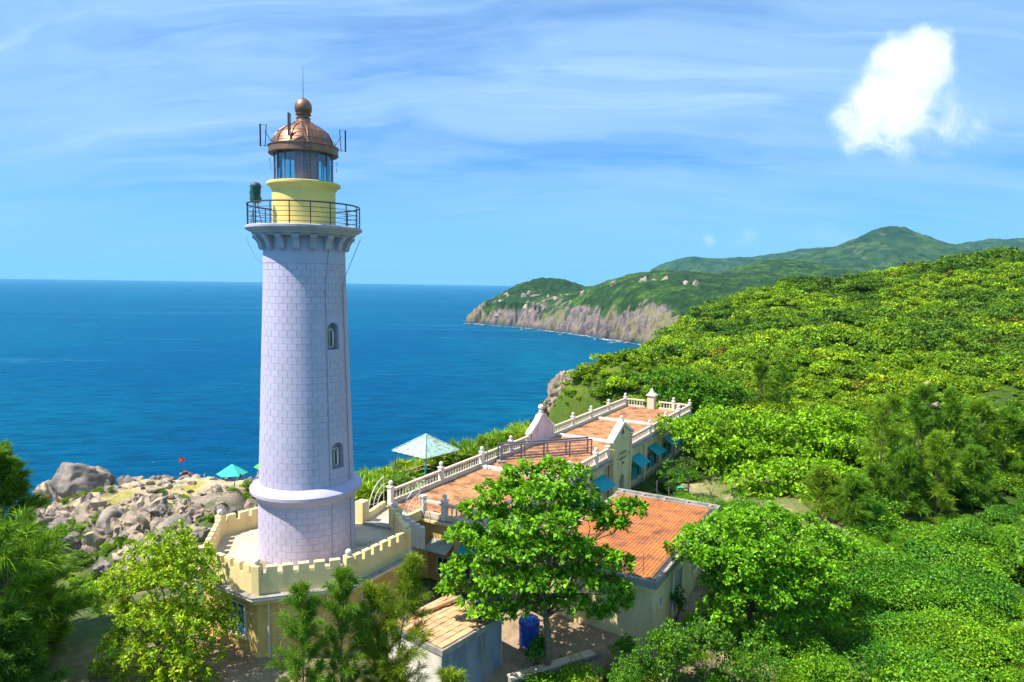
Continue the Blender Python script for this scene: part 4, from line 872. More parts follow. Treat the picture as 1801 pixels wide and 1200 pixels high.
# end of the house towards the lighthouse: window, corrugated canopy
def sw(s): return ml(S0+.2, s)
ewin = link('window', None, house, (S0+.2, -4.62, 0)); fr = MB()
for y0, y1, q0, q1 in [(-.42, -.35, .55, 1.75), (.35, .42, .55, 1.75), (-.35, .35, .55, .62), (-.35, .35, 1.68, 1.75), (-.03, .03, .62, 1.68)]: fr.box(-.09, .03, y0, y1, q0, q1)
fr.build('frame', M['white'], ewin)
for sg in (-1, 1): MB().box(-.04, -.01, sg*.19-.15, sg*.19+.15, .62, 1.68).build('pane', M['darkpane'], ewin)
for yy, nm, mt, w_ in ((-4.62, 'canopy', 'corr', 1.7), (-6.7, 'awning', 'teal', 1.5)):
    cn = link(nm, None, house, (S0+.2, yy, 0)); mb = MB(); n = 16
    for k in range(n):
        y0 = -w_/2+w_*k/n; y1 = y0+w_/n; z_ = 0 if k % 2 else .03
        mb.extr([(-.02, y0, 2.75+z_), (-.02, y1, 2.75+z_), (-.95, y1, 2.28+z_), (-.95, y0, 2.28+z_)], (0, 0, .03))
    mb.build('sheet', M[mt], cn)
    for sg in (-1, 1): MB().tube([(-.02, sg*(w_/2-.08), 2.3), (-.9, sg*(w_/2-.08), 2.29)], .018, 5).build('stay', M['iron'], cn)
for t in (3.35, 5.75): MB().box(S0+.06, S0+.2, -t-.25, -t+.25, -1.0, 3.72).build('pilaster', M['ochre'], house)
window_at(house, (S0+.2, -6.2), (S0+.2, -7.2), .5, .6, .9, 1.2, 'darkpane')

# bridge from the terrace to the roof with its two arched gate wings
br = thing('bridge', 'short concrete bridge with sloping cream kerbs between terrace gate and roof terrace', 'bridge', (0, 0, 0))
def wp(p, z): return (p[0], p[1], z)
b1, b2 = ml(S0-.05, .1), ml(S0-.05, 3.0)
g1, g2 = Vector((gG[0]+.1, gG[1]-.1, 0)), Vector((gF[0]+.05, gF[1]+.1, 0))
MB().prism([(g1.x, g1.y), (g2.x, g2.y), (b2.x, b2.y), (b1.x, b1.y)], 3.85, DECK-.01).build('slab', M['concrete'], br)
MB().prism([(g1.x+.1, g1.y-.45), (g2.x-.15, g2.y-.4), (g2.x+.05, g2.y+.15), (g1.x+.1, g1.y+.1)], DECK+.005, DECK+.11).build('step', M['oldcon'], br)
kb = MB(); kb.bar((g1.x, g1.y, 3.9), (b1.x, b1.y, 3.9), .26, .62).build('kerb', M['cream'], br); MB().bar((g2.x, g2.y, 3.9), (b2.x, b2.y, 3.9), .26, .62).build('kerb', M['cream'], br)
for nm_, ga, gb_, lab in (('gate_wing', g1, b1, 'white sunburst gate wing on the seaward kerb of the short bridge'), ('gate_wing', g2, b2, 'white sunburst gate wing on the landward kerb of the short bridge')):
    d = (gb_-ga); d.z = 0; L = d.length-.3; e = d.normalized(); c = ga+e*(.28+L); R0 = min(L-.2, 2.1)
    gw = thing(nm_, lab, 'gate', (c.x, c.y, 4.50), math.atan2(-e.y, -e.x), 'gate wings beside the bridge')
    def arc(r): return [(r*math.cos(PI/2*i/14), 0, r*.78*math.sin(PI/2*i/14)) for i in range(15)]
    for r, w_ in ((R0, .03), (R0*.70, .022), (R0*.42, .022)): MB().tube(arc(r), w_, 6, cap=True).build('hoop', M['white'], gw)
    for k in range(1, 6): a = PI/2*k/6; MB().tube([(R0*.40*math.cos(a), 0, R0*.40*.78*math.sin(a)), (R0*.98*math.cos(a), 0, R0*.98*.78*math.sin(a))], .014, 5).build('spoke', M['white'], gw)
    MB().tube([(0, 0, .0), (0, 0, R0*.8)], .022, 5).build('stile', M['white'], gw)
rg = ml(S0+.1, 3.1)
st = thing('stepped_wall', 'small white stepped wall beside the gate post below the bridge', 'wall', (gF[0]+.35, gF[1]-.35, 0), math.radians(-62))
for k in range(5): MB().bbox(-.16, .16, k*.30, k*.30+.30, 3.2-k*.10, 5.0-k*.22, .015).build('step', M['white'], st)

# steel frame lying along the roof terrace
fr_ = thing('steel_railing', 'double grey steel railing standing across the roof terrace', 'railing', tuple(ml(12.0, .9, RZ)), 0)
fa, fb = Vector((0, 0, 0)), ml(18.3, 6.2, RZ)-ml(12.0, .9, RZ); e = (fb-fa).normalized(); L = (fb-fa).length; nn = Vector((-e.y, e.x, 0)); fr_.rotation_euler = (0, 0, math.atan2(e.y, e.x))
for y in (0, .75):
    MB().bar((0, y, 1.30), (L, y, 1.30), .13, .13).build('top_rail', M['steel'], fr_)
    for z in (.42, .70, .98): MB().tube([(0, y, z), (L, y, z)], .022, 5).build('bar', M['steel'], fr_)
    MB().bar((0, y, .16), (L, y, .16), .10, .12).build('bottom_rail', M['steel'], fr_)
    for k in range(5):
        x = .05+(L-.1)*k/4; MB().box(x-.05, x+.05, y-.05, y+.05, 0, 1.30).build('post', M['steel'], fr_)
for k in range(5):
    x = .05+(L-.1)*k/4; mb = MB()
    for z in (.4, .65, .9, 1.15): mb.tube([(x, 0, z), (x, .75, z-.12)], .02, 4)
    mb.build('brace', M['steel'], fr_)
MB().bbox(-.3, .35, -.3, 1.05, 0, .16, .02).build('footing', M['oldcon'], fr_)
for k in (1.8, 3.9, 5.6): MB().tube([(k, -.03, .9), (k+.8, -.9, .02)], .018, 4).build('stay', M['steel'], fr_)

# ------------------------------------------------------------------ annex with the brick red roof
AA = math.radians(60.6); AO = Vector((7.8, 34.7, 0)); ann = thing('annex', 'low cream annex with a flat brick red tiled roof', 'building', tuple(AO), AA)
AL, AW_, AZ = 14.6, 7.6, 3.1                                   # length along local x, width along local +y
def ab(name, x0, x1, y0, y1, z0, z1, mat, b=0, parent=ann):
    mb = MB(); (mb.bbox(x0, x1, y0, y1, z0, z1, b) if b else mb.box(x0, x1, y0, y1, z0, z1)); return mb.build(name, M[mat], parent)
ab('roof_slab', -.05, AL+.05, -.05, AW_+.05, 2.72, 2.90, 'oldcon'); ab('tile_bed', .55, AL-.45, .5, AW_-.3, 2.901, 2.96, 'grout')
tile_field(.62, AL-.5, .58, AW_-.35, 2.962, .21, .31, 'roof_tiles', TV2, ann, jit=.005, gap=.012)
ab('edge_kerb', -.05, AL+.05, -.05, .14, 2.901, 3.14, 'oldcon', .03); ab('edge_kerb', AL-.14, AL+.05, .142, AW_+.05, 2.901, 3.16, 'oldcon', .03); ab('edge_kerb', -.05, .14, .142, AW_+.05, 2.901, 3.13, 'oldcon', .03)
ab('gutter', .142, .54, .142, AW_, 2.902, 2.93, 'moss'); ab('gutter', .542, AL-.142, .142, .48, 2.902, 2.93, 'moss')
ab('inner_kerb', AL-.72, AL-.60, .3, AW_, 2.97, 3.10, 'oldcon')
for k in range(5): ab('kerb_tie', AL-.60, AL-.142, .5+k*1.65, .68+k*1.65, 2.97, 3.12, 'oldcon')
ab('wall', .12, AL-.12, .12, AW_-.12, -2.6, 2.52, 'wallpale'); ab('cornice', .0, AL, .0, AW_, 2.522, 2.718, 'wallpale')
ab('plinth', .06, AL-.06, .06, AW_-.06, -2.6, -.75, 'oldcon')
window_at(ann, (.12, AW_), (.12, .12), 1-2.35/AW_*.93, 1.35, .50, .52, 'darkpane', panes=1); window_at(ann, (.12, .12), (AL, .12), .9/AL, 1.35, .42, .62, 'bluepane', panes=1)
for s in (4.7, 8.2): window_at(ann, (.12, .12), (AL, .12), s/AL, .7, .9, 1.5, 'bluepane')
MB().tube([(3.3, .02, -.8), (3.3, .02, 2.5)], .07, 8).build('downpipe', M['white'], ann, 60)
MB().tube([(.8, 1.0, 2.96), (.8, 1.0, 4.2)], .016, 5).build('rod', M['iron'], ann)

# ------------------------------------------------------------------ cement shed, water tank, drum, ladder
SH = Vector((-2.98, 29.95, 0)); SA = math.radians(51.4); shed = thing('shed', 'grey cement shed with a pale terracotta tiled roof', 'shed', tuple(SH), SA)
SL, SW = 4.3, 3.7
MB().box(.02, SL-.02, .02, SW, -4.5, 1.60).build('wall', M['greywall'], shed)
MB().box(-.012, .02, .03, SW-.01, -4.5, 1.58).build('end_wall', M['white'], shed)
MB().bbox(-.06, SL+.05, -.08, SW+.05, 1.602, 1.90, .02).build('roof_edge', M['oldcon'], shed)
MB().box(SL+.001-.02, SL+.06, .05, .2, -4.4, 1.6).build('door_jamb', M['white'], shed)
tm = {}
for i in range(11):
    for j in range(9):
        k = random.randrange(6)
        if k not in tm:
            mb = MB().bbox(-.168, .168, -.182, .182, 0, .05+.006*k, .014); tm[k] = mb.mesh('roof_tile', M['tile3'])
        link('roof_tile', tm[k], shed, (.22+i*.372+random.uniform(-.006, .006), .24+j*.40+random.uniform(-.006, .006), 1.90), (random.uniform(-.012, .012), random.uniform(-.012, .012), random.uniform(-.015, .015)))
MB().box(.03, SL-.03, .03, SW-.05, 1.9, 1.925).build('tile_bed', M['grout'], shed)
lg = thing('clay_pipe', 'long round reddish pipe lying along the back edge of the shed roof', 'pipe', (-4.0, 33.6, 2.02), 0)
MB().tube([(-.75, -.95, .06), (.3, .0, .10), (1.5, 1.1, .14)], .11, 10).build('barrel', M['tile3'], lg, 60)
tk = thing('water_tank', 'horizontal blue and steel water tank with round brown end on the shed roof', 'tank', tuple(atz(832, 1096, 1.93)), math.radians(38))
MB().tube([(0, 0, .62), (1.75, 0, .62)], .42, 24, cap=False).build('shell', M['steel'], tk, 60)
for x in (.12, .55, 1.2): MB().tube([(x, 0, .62), (x+.22, 0, .62)], .425, 24, cap=False).build('band', M['blue'], tk, 60)
MB().lathe([(.03, 0), (.20, .015), (.21, .03), (.22, .015), (.36, .02), (.42, -.06), (.42, -.1)], 24).build('end_cap', M['tile3'], tk, 40, (-.02, 0, .62), (0, -PI/2, 0))
for x in (.25, 1.5):
    for sg in (-1, 1): MB().tube([(x, sg*.3, 0), (x, sg*.3, .35)], .03, 5).build('leg', M['iron'], tk)
MB().box(.1, 1.7, -.33, .33, .2, .25).build('stand', M['wood'], tk)
dp = atz(930, 1128, -.25); drm = thing('drum', 'tall blue tarpaulin wrapped barrel standing in the yard behind the leafy tree', 'barrel', (dp.x, dp.y, hz(dp.x, dp.y)-.05))
mb = MB().lathe([(.50, 0), (.54, .05), (.52, .7), (.54, 1.2), (.50, 1.46), (.30, 1.56), (.02, 1.6)], 26); mb.v = [(x*(1+.05*math.sin(7*math.atan2(y, x)+3*z)), y*(1+.05*math.sin(7*math.atan2(y, x)+3*z)), z) for x, y, z in mb.v]; mb.build('cover', M['blue'], drm, 60)
MB().lathe([(.56, 1.20), (.575, 1.23), (.56, 1.26)], 24).build('strap', M['iron'], drm); MB().lathe([(.58, 0), (.60, .04), (.58, .08), (.5, .09)], 20).build('base', M['oldcon'], drm)
lp = SH+Vector((math.cos(SA), math.sin(SA), 0))*2.75; nn = Vector((math.sin(SA), -math.cos(SA), 0))
ld = thing('ladder', 'thin bamboo ladder leaning on the grey cement shed wall', 'ladder', tuple(lp+nn*.75+Vector((0, 0, -2.4))), SA)
for sg in (-.2, .2): MB().tube([(sg, 0, 0), (sg*.9, .72, 4.25)], .025, 6).build('rail', M['wood'], ld)
for k in range(11): MB().tube([(-.21, .72*(k+1)/12, 4.25*(k+1)/12), (.21, .72*(k+1)/12, 4.25*(k+1)/12)], .018, 5).build('rung', M['wood'], ld)

# ------------------------------------------------------------------ rocks
def rock_mesh(name, seed, mat, sub=4, rough=.28, facet=.35, stretch=(1, 1, 1)):
    bm = bmesh.new(); bmesh.ops.create_icosphere(bm, subdivisions=sub, radius=1.0)
    co = np.array([v.co[:] for v in bm.verts]); r = random.Random(seed)
    for k in range(15):                                  # planes that cut the ball into facets
        n = np.array([r.uniform(-1, 1), r.uniform(-1, 1), r.uniform(-.7, 1)]); n /= np.linalg.norm(n); d = r.uniform(.52, .92)
        s = co@n-d; co = co-np.where(s > 0, s*(1-.08), 0)[:, None]*n
    nrm = co/np.maximum(np.linalg.norm(co, axis=1), .01)[:, None]
    p = co*1.1+seed*7.1
    co = co+nrm*(fbm(p, 4)*rough+fbm(p*5, 3)*rough*.22+(np.abs(fbm(p*1.7+4, 3))-.2)*-.30*rough/.28)[:, None]
    co = co*np.array(stretch)
    for v, c in zip(bm.verts, co): v.co = c
    me = bpy.data.meshes.new(name); bm.to_mesh(me); bm.free(); me.materials.append(M[mat])
    me.polygons.foreach_set('use_smooth', [True]*len(me.polygons)); me.set_sharp_from_angle(angle=math.radians(38)); return me
RG = [rock_mesh('boulder', k, 'rock', 3) for k in range(5)]; RP = [rock_mesh('boulder', 20+k, 'palerock', 3) for k in range(5)]
def rock(px, py, d, wpx, hpx, label, group=None, mat='rock', big=None, name='boulder', deep=.35, tilt=None, depth=None):
    """a rock whose middle is seen at (px,py) at distance d, about wpx by hpx pixels of the photograph in size"""
    p = at(px, py, d); k = d/1200.0; rx, rz = wpx*k/2, hpx*k/2
    me = big or (RG if mat == 'rock' else RP)[random.randrange(5)]
    o = link(name, me, None, p, tilt or (random.uniform(-.25, .25), random.uniform(-.25, .25), random.uniform(-.5, .5)), (rx, depth or (rx*.75+rz*.25), rz))
    return tag(o, label, 'rock', group)
bigm = rock_mesh('boulder', 31, 'rock', 5, .20)
rock(140, 848, 184, 124, 90, 'huge smooth grey boulder, largest of the rocks on the cape', None, big=bigm, tilt=(0, -.12, .4), depth=7)
rock(183, 842, 190, 62, 40, 'grey slab leaning against the right side of the huge boulder', None, big=rock_mesh('boulder', 33, 'rock', 4), tilt=(0, .45, .2), depth=4.5)
rock(160, 880, 182, 90, 34, 'long dark slab wedged below the huge boulder', None, big=rock_mesh('boulder', 34, 'rock', 4), tilt=(0, -.28, .2), depth=5)
rock(194, 868, 181, 62, 32, 'long grey rock between huge boulder and round boulders', None, big=rock_mesh('boulder', 35, 'rock', 4), tilt=(0, -.3, .1), depth=4)
rock(76, 868, 190, 36, 52, 'pale broken rock left of the huge boulder', None, 'palerock', rock_mesh('boulder', 36, 'palerock', 4, .4)); rock(62, 884, 186, 32, 30, 'pale rock at the far left foot of the boulder pile', None, 'palerock', rock_mesh('boulder', 37, 'palerock', 4, .4))
for a in [(124,880,180,24,20,'small round rock under the front of the huge boulder'),(148,876,180,20,18,'small block beside the rock under the huge boulder'),(214,848,190,26,34,'upright rounded rock right of the leaning slab'),(232,852,188,34,38,'tall egg shaped boulder right of the upright rock'),
          (198,886,178,34,18,'flat oval rock below the long grey rock'),(240,887,176,26,24,'round grey boulder at the edge of the cape, left of the pair'),(258,874,178,32,26,'round grey boulder leaning against its left neighbour at the cape edge'),(218,892,176,22,12,'flat low rock beside the round boulders'),
          (232,870,182,28,18,'brown flat rock under the egg shaped boulder'),(280,864,186,34,20,'broad grey rock by the white fence'),(303,850,194,20,16,'rounded rock left of the red stele'),(257,890,173,16,14,'small dark rock right of the pair of round boulders'),
          (440,857,190,40,18,'broad dark rock beside the turquoise pavilion'),(338,890,168,22,17,'dark rounded rock in front of the cape fence'),(320,886,170,22,12,'low rock beside the dark rounded rock')]: rock(*a)
rock(206, 925, 160, 74, 70, 'tall domed brown rock rising from the gully in front of the cape', None, big=rock_mesh('boulder', 41, 'rock', 4, .22), tilt=(0, -.2, .3), depth=6)
rock(243, 912, 163, 46, 54, 'dark cleft rock right of the domed brown rock', None, big=rock_mesh('boulder', 42, 'rock', 4, .3), depth=5)
crm = [rock_mesh('crag', 50+k, 'palerock', 4, .5) for k in range(4)]
for i, a in enumerate([(262,945,158,70,60,'pale craggy cliff block right of the cleft rock'),(235,965,152,60,60,'pale jagged cliff block lowest in the gully'),(300,915,164,62,40,'cream cliff block under the cape path, above the bushes'),(335,918,162,50,44,'fissured cream cliff block behind the battlements'),(280,980,146,60,50,'low cliff block half hidden by the yellow green tree')]):
    rock(*a[:5], a[5], None, 'palerock', crm[i % 4], 'crag', tilt=(0, random.uniform(-.5, .2), random.uniform(-.4, .4)), depth=6)
placed = 0
while placed < 210:
    px, py = random.uniform(235, 470), random.uniform(838, 886); d = 197-(py-840)*.62
    if 300 < px < 420 and 852 < py < 872 and random.random() < .75: continue
    s = random.choice([5, 6, 7, 8, 9, 10, 11, 13, 16, 20]); p = at(px, py, d); z = hz(p.x, p.y); 
    if abs(z-p.z) > 9: continue
    m = RP if random.random() < .62 else RG
    tag(link('rock', m[random.randrange(5)], None, (p.x, p.y, z+s*d/1200*.08), (random.uniform(-.3, .3), random.uniform(-.3, .3), random.uniform(0, 6)), (s*d/2400*1.15, s*d/2400, s*d/2400*random.uniform(.55, .9))),
        'small weathered rock strewn over the sandy cape' if m is RP else 'small dark grey rock strewn over the sandy cape', 'rock', 'rocks strewn over the cape'); placed += 1
placed = 0; gm = [rock_mesh('crag', 90+k, 'palerock', 4, .62) for k in range(4)]+[rock_mesh('crag', 96+k, 'rock', 4, .5) for k in range(2)]
while placed < 130:
    x, y = random.uniform(-150, -30), random.uniform(98, 190); z = hz(x, y); q_ = RM.transposed() @ (Vector((x, y, z))-CAM); u_, v_ = 900.5+1200*q_.x/-q_.z, 600-1200*q_.y/-q_.z
    if not (50 < u_ < 480 and (884 if u_ < 260 else 890) < v_ < 1010): continue
    s = random.choice([1.0, 1.5, 2.2, 3.0, 4.0, 5.2])*(.7 if v_ < 905 else 1)
    if v_ > 940 and random.random() < .6: continue

    tag(link('crag', gm[random.choice([0, 1, 2, 3, 0, 1, 4, 5])], None, (x, y, z-s*.15), (random.uniform(-.35, .35), random.uniform(-.5, .5), random.uniform(-.6, .6)), (s*random.uniform(.7, 1.5), s*.75, s*random.uniform(.6, 1.4))), 'jagged weathered block on the cliff face below the sandy cape', 'rock', 'blocks of the cliff below the cape'); placed += 1
# outcrop beyond the end of the house
om = [rock_mesh('outcrop', 60+k, 'palerock', 5, .60) for k in range(4)]
for i, a in enumerate([(992,688,134,54,92,'tall pale outcrop with rounded top beyond the house, above the sea'),(1010,668,140,34,40,'rounded grey rock on top of the pale outcrop'),(1018,694,134,36,46,'grey block on the right shoulder of the pale outcrop'),(972,712,132,34,36,'angular rock at the left foot of the pale outcrop'),
        (1000,716,130,40,30,'grey block at the front foot of the pale outcrop'),(958,720,131,16,20,'small pointed rock left of the outcrop'),(1036,690,134,14,26,'upright rock in the grass right of the outcrop'),(1050,685,136,20,20,'rounded rock on the green slope right of the outcrop')]):
    rock(*a[:5], a[5], None, 'palerock' if i not in (2, 4) else 'rock', om[i % 4], 'outcrop' if i == 0 else 'boulder', depth=(a[3]*a[2]/2400*.8))
for k in range(26):
    x, y = random.gauss(12, 4.2), random.gauss(132, 5); z = hz(x, y); s_ = random.choice([.8, 1.1, 1.5, 2.0, 2.6])
    tag(link('crag', gm[random.choice([0, 1, 2, 3, 4])], None, (x, y, z+s_*.15), (random.uniform(-.4, .4), random.uniform(-.4, .4), random.uniform(0, 6)), (s_*random.uniform(.7, 1.1), s_*.8, s_*random.uniform(.9, 1.7))), 'broken pale block around the foot of the outcrop beyond the house', 'rock', 'blocks around the outcrop')
p_ = at(641, 815, 60.5); tag(link('boulder', RP[2], None, (p_.x, p_.y, hz(p_.x, p_.y)+.7), (.2, .1, .6), (.75, .7, 1.35)), 'cream angular rock above the bushes right behind the lighthouse ring', 'rock')
for a in [(1241,625,184,14,11,'pale boulder, leftmost of the group on the scrub hill'),(1232,631,182,9,7,'small pale rock beside the leftmost hill boulder'),(1290,608,192,22,8,'flat pale slab highest of the hill rocks'),(1312,621,188,14,8,'flat pale rock right of the hill slab'),(1270,668,150,18,8,'long pale rock above the dark tree'),
          (1222,638,180,9,6,'tiny pale rock at the foot of the hill group'),(1278,640,175,10,8,'small round pale rock in the middle of the hill group'),(1632,678,118,12,18,'upright white rock on the scrub hill above the casuarinas'),(1642,712,104,22,14,'tilted pale slab above the casuarinas'),(1797,632,135,9,14,'white rock at the right edge of the hill'),
          (1355,582,210,26,7,'low pale rocks in the scrub high on the hill'),(1480,565,215,14,10,'grey dead looking rock in the scrub near the hill top'),(1340,578,212,12,6,'small pale rock beside the low hill rocks')]: rock(*a[:5], a[5], None, 'palerock')
for i in range(34):                                                # rocks on the headland
    px = random.uniform(862, 1230); py = random.uniform(512, 575) if i < 24 else random.uniform(500, 530); d = 2080-(px-860)*1.55+(560-py)*3.2
    p = at(px, py, d); z = hh(p.x, p.y); s = random.uniform(5, 11)
    if z < SEA+2: continue
    tag(link('rock', RP[i % 5], None, (p.x, p.y, z), (random.uniform(-.3, .3), random.uniform(-.3, .3), random.uniform(0, 6)), (s, s, s*random.uniform(.8, 1.8))), 'pale rock standing out of the green headland slope', 'rock', 'rocks on the headland')
for i, (px, py, s) in enumerate([(1074,603,5),(1085,602,6),(1046,597,5),(1062,597,4),(985,589,5),(918,580,5),(1092,600,4),(1104,604,6)]):
    p = atz(px, py, SEA); tag(link('sea_rock', RG[i % 5], None, p, (0, 0, i), (s*1.4, s, s*.6)), 'dark sea washed rock at the foot of the headland cliffs', 'rock', 'rocks in the surf')
fo = MB()
for i, (px, py, d) in enumerate(shore):
    pass
fv, ff = [], []
for k in range(130):
    t = random.random()*7.6; i = int(t); f_ = t-i; px = shore[i][0]*(1-f_)+shore[i+1][0]*f_; py = shore[i][1]*(1-f_)+shore[i+1][1]*f_
    c = atz(px+random.gauss(0, 3), py+random.uniform(-.2, 1.3), SEA+.25); L, w_ = random.uniform(3, 11), random.uniform(1, 3); a = random.uniform(-.5, .5)-.5; b = len(fv); n = 9
    for j in range(n): q = 2*PI*j/n; rr_ = random.uniform(.6, 1); fv.append((c.x+math.cos(q)*L*rr_*math.cos(a)-math.sin(q)*w_*rr_*math.sin(a), c.y+math.cos(q)*L*rr_*math.sin(a)+math.sin(q)*w_*rr_*math.cos(a), c.z+k*.002))
    ff.append(tuple(range(b, b+n)))
M['foam'] = pm('sea_foam', (.75, .78, .80), None, .1, .9, 0)
me = bpy.data.meshes.new('foam'); me.from_pydata(fv, [], ff); me.materials.append(M['foam']); tag(link('foam', me), kind='stuff')

# ------------------------------------------------------------------ things on the cape
def pavilion(px, py, d, R_, name, label, roof, n=6, hgt=3.4):
    p = at(px, py, d); z = hz(p.x, p.y); g = thing(name, label, 'pavilion', (p.x, p.y, max(z, p.z-1)), .3)
    H1 = hgt
    MB().lathe([(R_*.80, -2.5), (R_*.80, .35), (R_*.02, .36)], n).build('base', M['white'], g)
    rf = link('roof', None, g); 
    for k in range(n):
        a, b = 2*PI*k/n, 2*PI*(k+1)/n; q = lambda r, t, z_: (r*math.cos(t), r*math.sin(t), z_)
        MB().extr([q(R_, a, H1), q(R_, b, H1), q(R_*.04, b, H1+R_*.62), q(R_*.04, a, H1+R_*.62)], (0, 0, .10)).build('panel', M[roof], rf)
        MB().tube([q(R_, a, H1+.10), q(.1, a, H1+R_*.62+.10)], .09, 5).build('ridge', M[roof], rf)
        MB().tube([q(R_*.74, a, .3), q(R_*.74, a, H1+.4)], .17, 8).build('post', M['white'], g)
        if k != 3:
            rl_ = MB(); pa, pb = Vector(q(R_*.74, a, 0)), Vector(q(R_*.74, b, 0)); rl_.bar(pa+Vector((0, 0, 1.15)), pb+Vector((0, 0, 1.15)), .14, .14).bar(pa+Vector((0, 0, .45)), pb+Vector((0, 0, .45)), .12, .1)
            for j in range(1, 9): c = pa.lerp(pb, j/9); rl_.bar((c.x, c.y, .5), (c.x, c.y, 1.16), .12, .12) if False else rl_.box(c.x-.07, c.x+.07, c.y-.07, c.y+.07, .5, 1.2)
            rl_.build('balustrade', M['white'], g)
    return g
pavilion(409, 852, 194, 4.3, 'pavilion', 'six sided pavilion with bright turquoise roof and white balustrade on the cape', 'tealroof', 6, 3.3)
pavilion(474, 835, 208, 4.6, 'pavilion', 'pavilion with lime green roof mostly hidden behind the lighthouse', 'greenroof', 6, 3.6)
def person_mesh(seed, shirt, trousers, seated=False, hair=(.03, .025, .02)):
    r = random.Random(seed); bm = bmesh.new(); sk = bm.verts.layers.skin.new()
    J = [(0,0,.92,.15),(0,0,1.12,.14),(0,0,1.36,.16),(0,0,1.50,.065),(0,.01,1.58,.085),(0,.015,1.68,.105),
         (-.10,0,.88,.10),(-.11,.05*r.uniform(-1,2),.48,.07),(-.11,.02,.06,.05),(-.11,-.13,.03,.04),(.10,0,.88,.10),(.11,-.04,.48,.07),(.12,.06,.06,.05),(.12,-.09,.03,.04),
         (-.19,0,1.42,.06),(-.26,.02,1.14,.045),(-.24,-.10,.90,.035),(-.23,-.14,.82,.035),(.19,0,1.42,.06),(.27,.0,1.14,.045),(.27,-.16,.96,.035),(.26,-.22,.92,.035)]
    E_ = [(0,1),(1,2),(2,3),(3,4),(4,5),(0,6),(6,7),(7,8),(8,9),(0,10),(10,11),(11,12),(12,13),(2,14),(14,15),(15,16),(16,17),(2,18),(18,19),(19,20),(20,21)]
    vs = [bm.verts.new(j[:3]) for j in J]
    for v, j in zip(vs, J): v[sk].radius = (j[3], j[3])
    for a, b in E_: bm.edges.new((vs[a], vs[b]))
    vs[0][sk].use_root = True
    me = bpy.data.meshes.new('person'); bm.to_mesh(me); bm.free(); o = bpy.data.objects.new('person', me); C.objects.link(o)
    o.modifiers.new('skin', 'SKIN'); sb = o.modifiers.new('sub', 'SUBSURF'); sb.levels = 1
    dg = bpy.context.evaluated_depsgraph_get(); ev = bpy.data.meshes.new_from_object(o.evaluated_get(dg)); bpy.data.objects.remove(o)
    ev.materials.clear()
    for m in (M['skin'], cloth(shirt), cloth(trousers), cloth(hair)): ev.materials.append(m)
    for p in ev.polygons:
        c = p.center; p.material_index = 3 if (c.z > 1.70 or (c.z > 1.58 and c.y > .05)) else 1 if (.93 < c.z < 1.49 and abs(c.x) < .25 and not (c.z < 1.2 and abs(c.x) > .2)) else 2 if .1 < c.z <= .93 and abs(c.x) < .21 else 3 if c.z <= .1 else 0
    return ev
cl_ = {}
def cloth(c):
    if c not in cl_: cl_[c] = pm('cloth', c, None, 4, .85, 0)
    return cl_[c]
for i, (px, py, d, sh_, tr_, lab) in enumerate([(338,846,196,(.75,.02,.22),(.08,.08,.12),'person in a bright pink top beside the red brown stele'),(333,848,195,(.25,.28,.33),(.10,.10,.12),'person in a grey top crouched close to the stele side'),(346,845,197,(.80,.45,.50),(.25,.25,.30),'person in a pale pink top behind the stele group'),
        (352,842,199,(.60,.42,.30),(.30,.22,.15),'person in tan clothes at the cape edge'),(364,843,199,(.85,.80,.25),(.75,.70,.50),'person in yellow alone at the cape edge'),(360,849,194,(.55,.62,.75),(.12,.15,.25),'person in pale blue sitting size figure before the cape edge'),
        (406,848,193,(.05,.05,.06),(.05,.05,.06),'person in dark clothes inside the turquoise pavilion'),(423,846,190,(.06,.06,.09),(.05,.05,.06),'person in dark clothes standing by the pavilion rock'),(413,872,180,(.03,.20,.14),(.03,.12,.10),'person in green standing alone on the lower sand')]):
    p = at(px, py, d); lab = lab.replace(' sitting size figure', '')
    o = tag(link('person', person_mesh(i, sh_, tr_), None, (p.x, p.y, (hz(p.x, p.y)+(.85 if i == 6 else 0))), (0, 0, random.uniform(0, 6)), 1.12), lab, 'person', 'visitors on the cape')
mp_p = at(327, 851, 198); z = hz(mp_p.x, mp_p.y); stl = thing('stele', 'red brown stone stele with curved pale cap on the cape', 'monument', (mp_p.x, mp_p.y, z-.4), .35)
MB().bbox(-1.25, 1.25, -.5, .5, 0, 3.5, .08).build('slab', M['redstone'], stl); MB().bbox(-1.35, -.9, -.6, .6, 0, 3.3, .05).bbox(.9, 1.35, -.6, .6, 0, 3.3, .05).build('pillar', M['rock'], stl)
mb = MB(); mb.extr([(-1.5, -.6, 3.3), (1.5, -.6, 3.3), (1.5, -.6, 3.55)]+[(1.0*math.cos(PI*i/10), -.6, 3.6+.85*math.sin(PI*i/10)) for i in range(11)]+[(-1.5, -.6, 3.55)], (0, 1.2, 0)); mb.build('cap', M['redstone'], stl)
for sg in (-1, 1): MB().ball((sg*1.3, 0, 3.75), .35, 10).build('ball', M['palerock'], stl, 60)
fl = thing('flag', 'small red flag with a yellow star on a thin pole above the cape', 'flag', tuple(Vector((at(325, 850, 200).x, 200, 0))+Vector((0, 0, hz(at(325, 850, 200).x, 200.)))))
fz = at(322, 808, 200).z-fl.location.z; MB().tube([(0, 0, -.5), (0, 0, fz+.9)], .035, 6).build('pole', M['steel'], fl)
V = []; F = []
for i in range(9):
    for j in range(5): V.append((-.02-i*.20, .14*math.sin(i*.9+.3)*i/8, fz-.65+j*.34-i*.06))
F = [(i*5+j, (i+1)*5+j, (i+1)*5+j+1, i*5+j+1) for i in range(8) for j in range(4)]
me = bpy.data.meshes.new('cloth'); me.from_pydata(V, [], F); me.materials.append(M['red']); cl = link('cloth', me, fl)
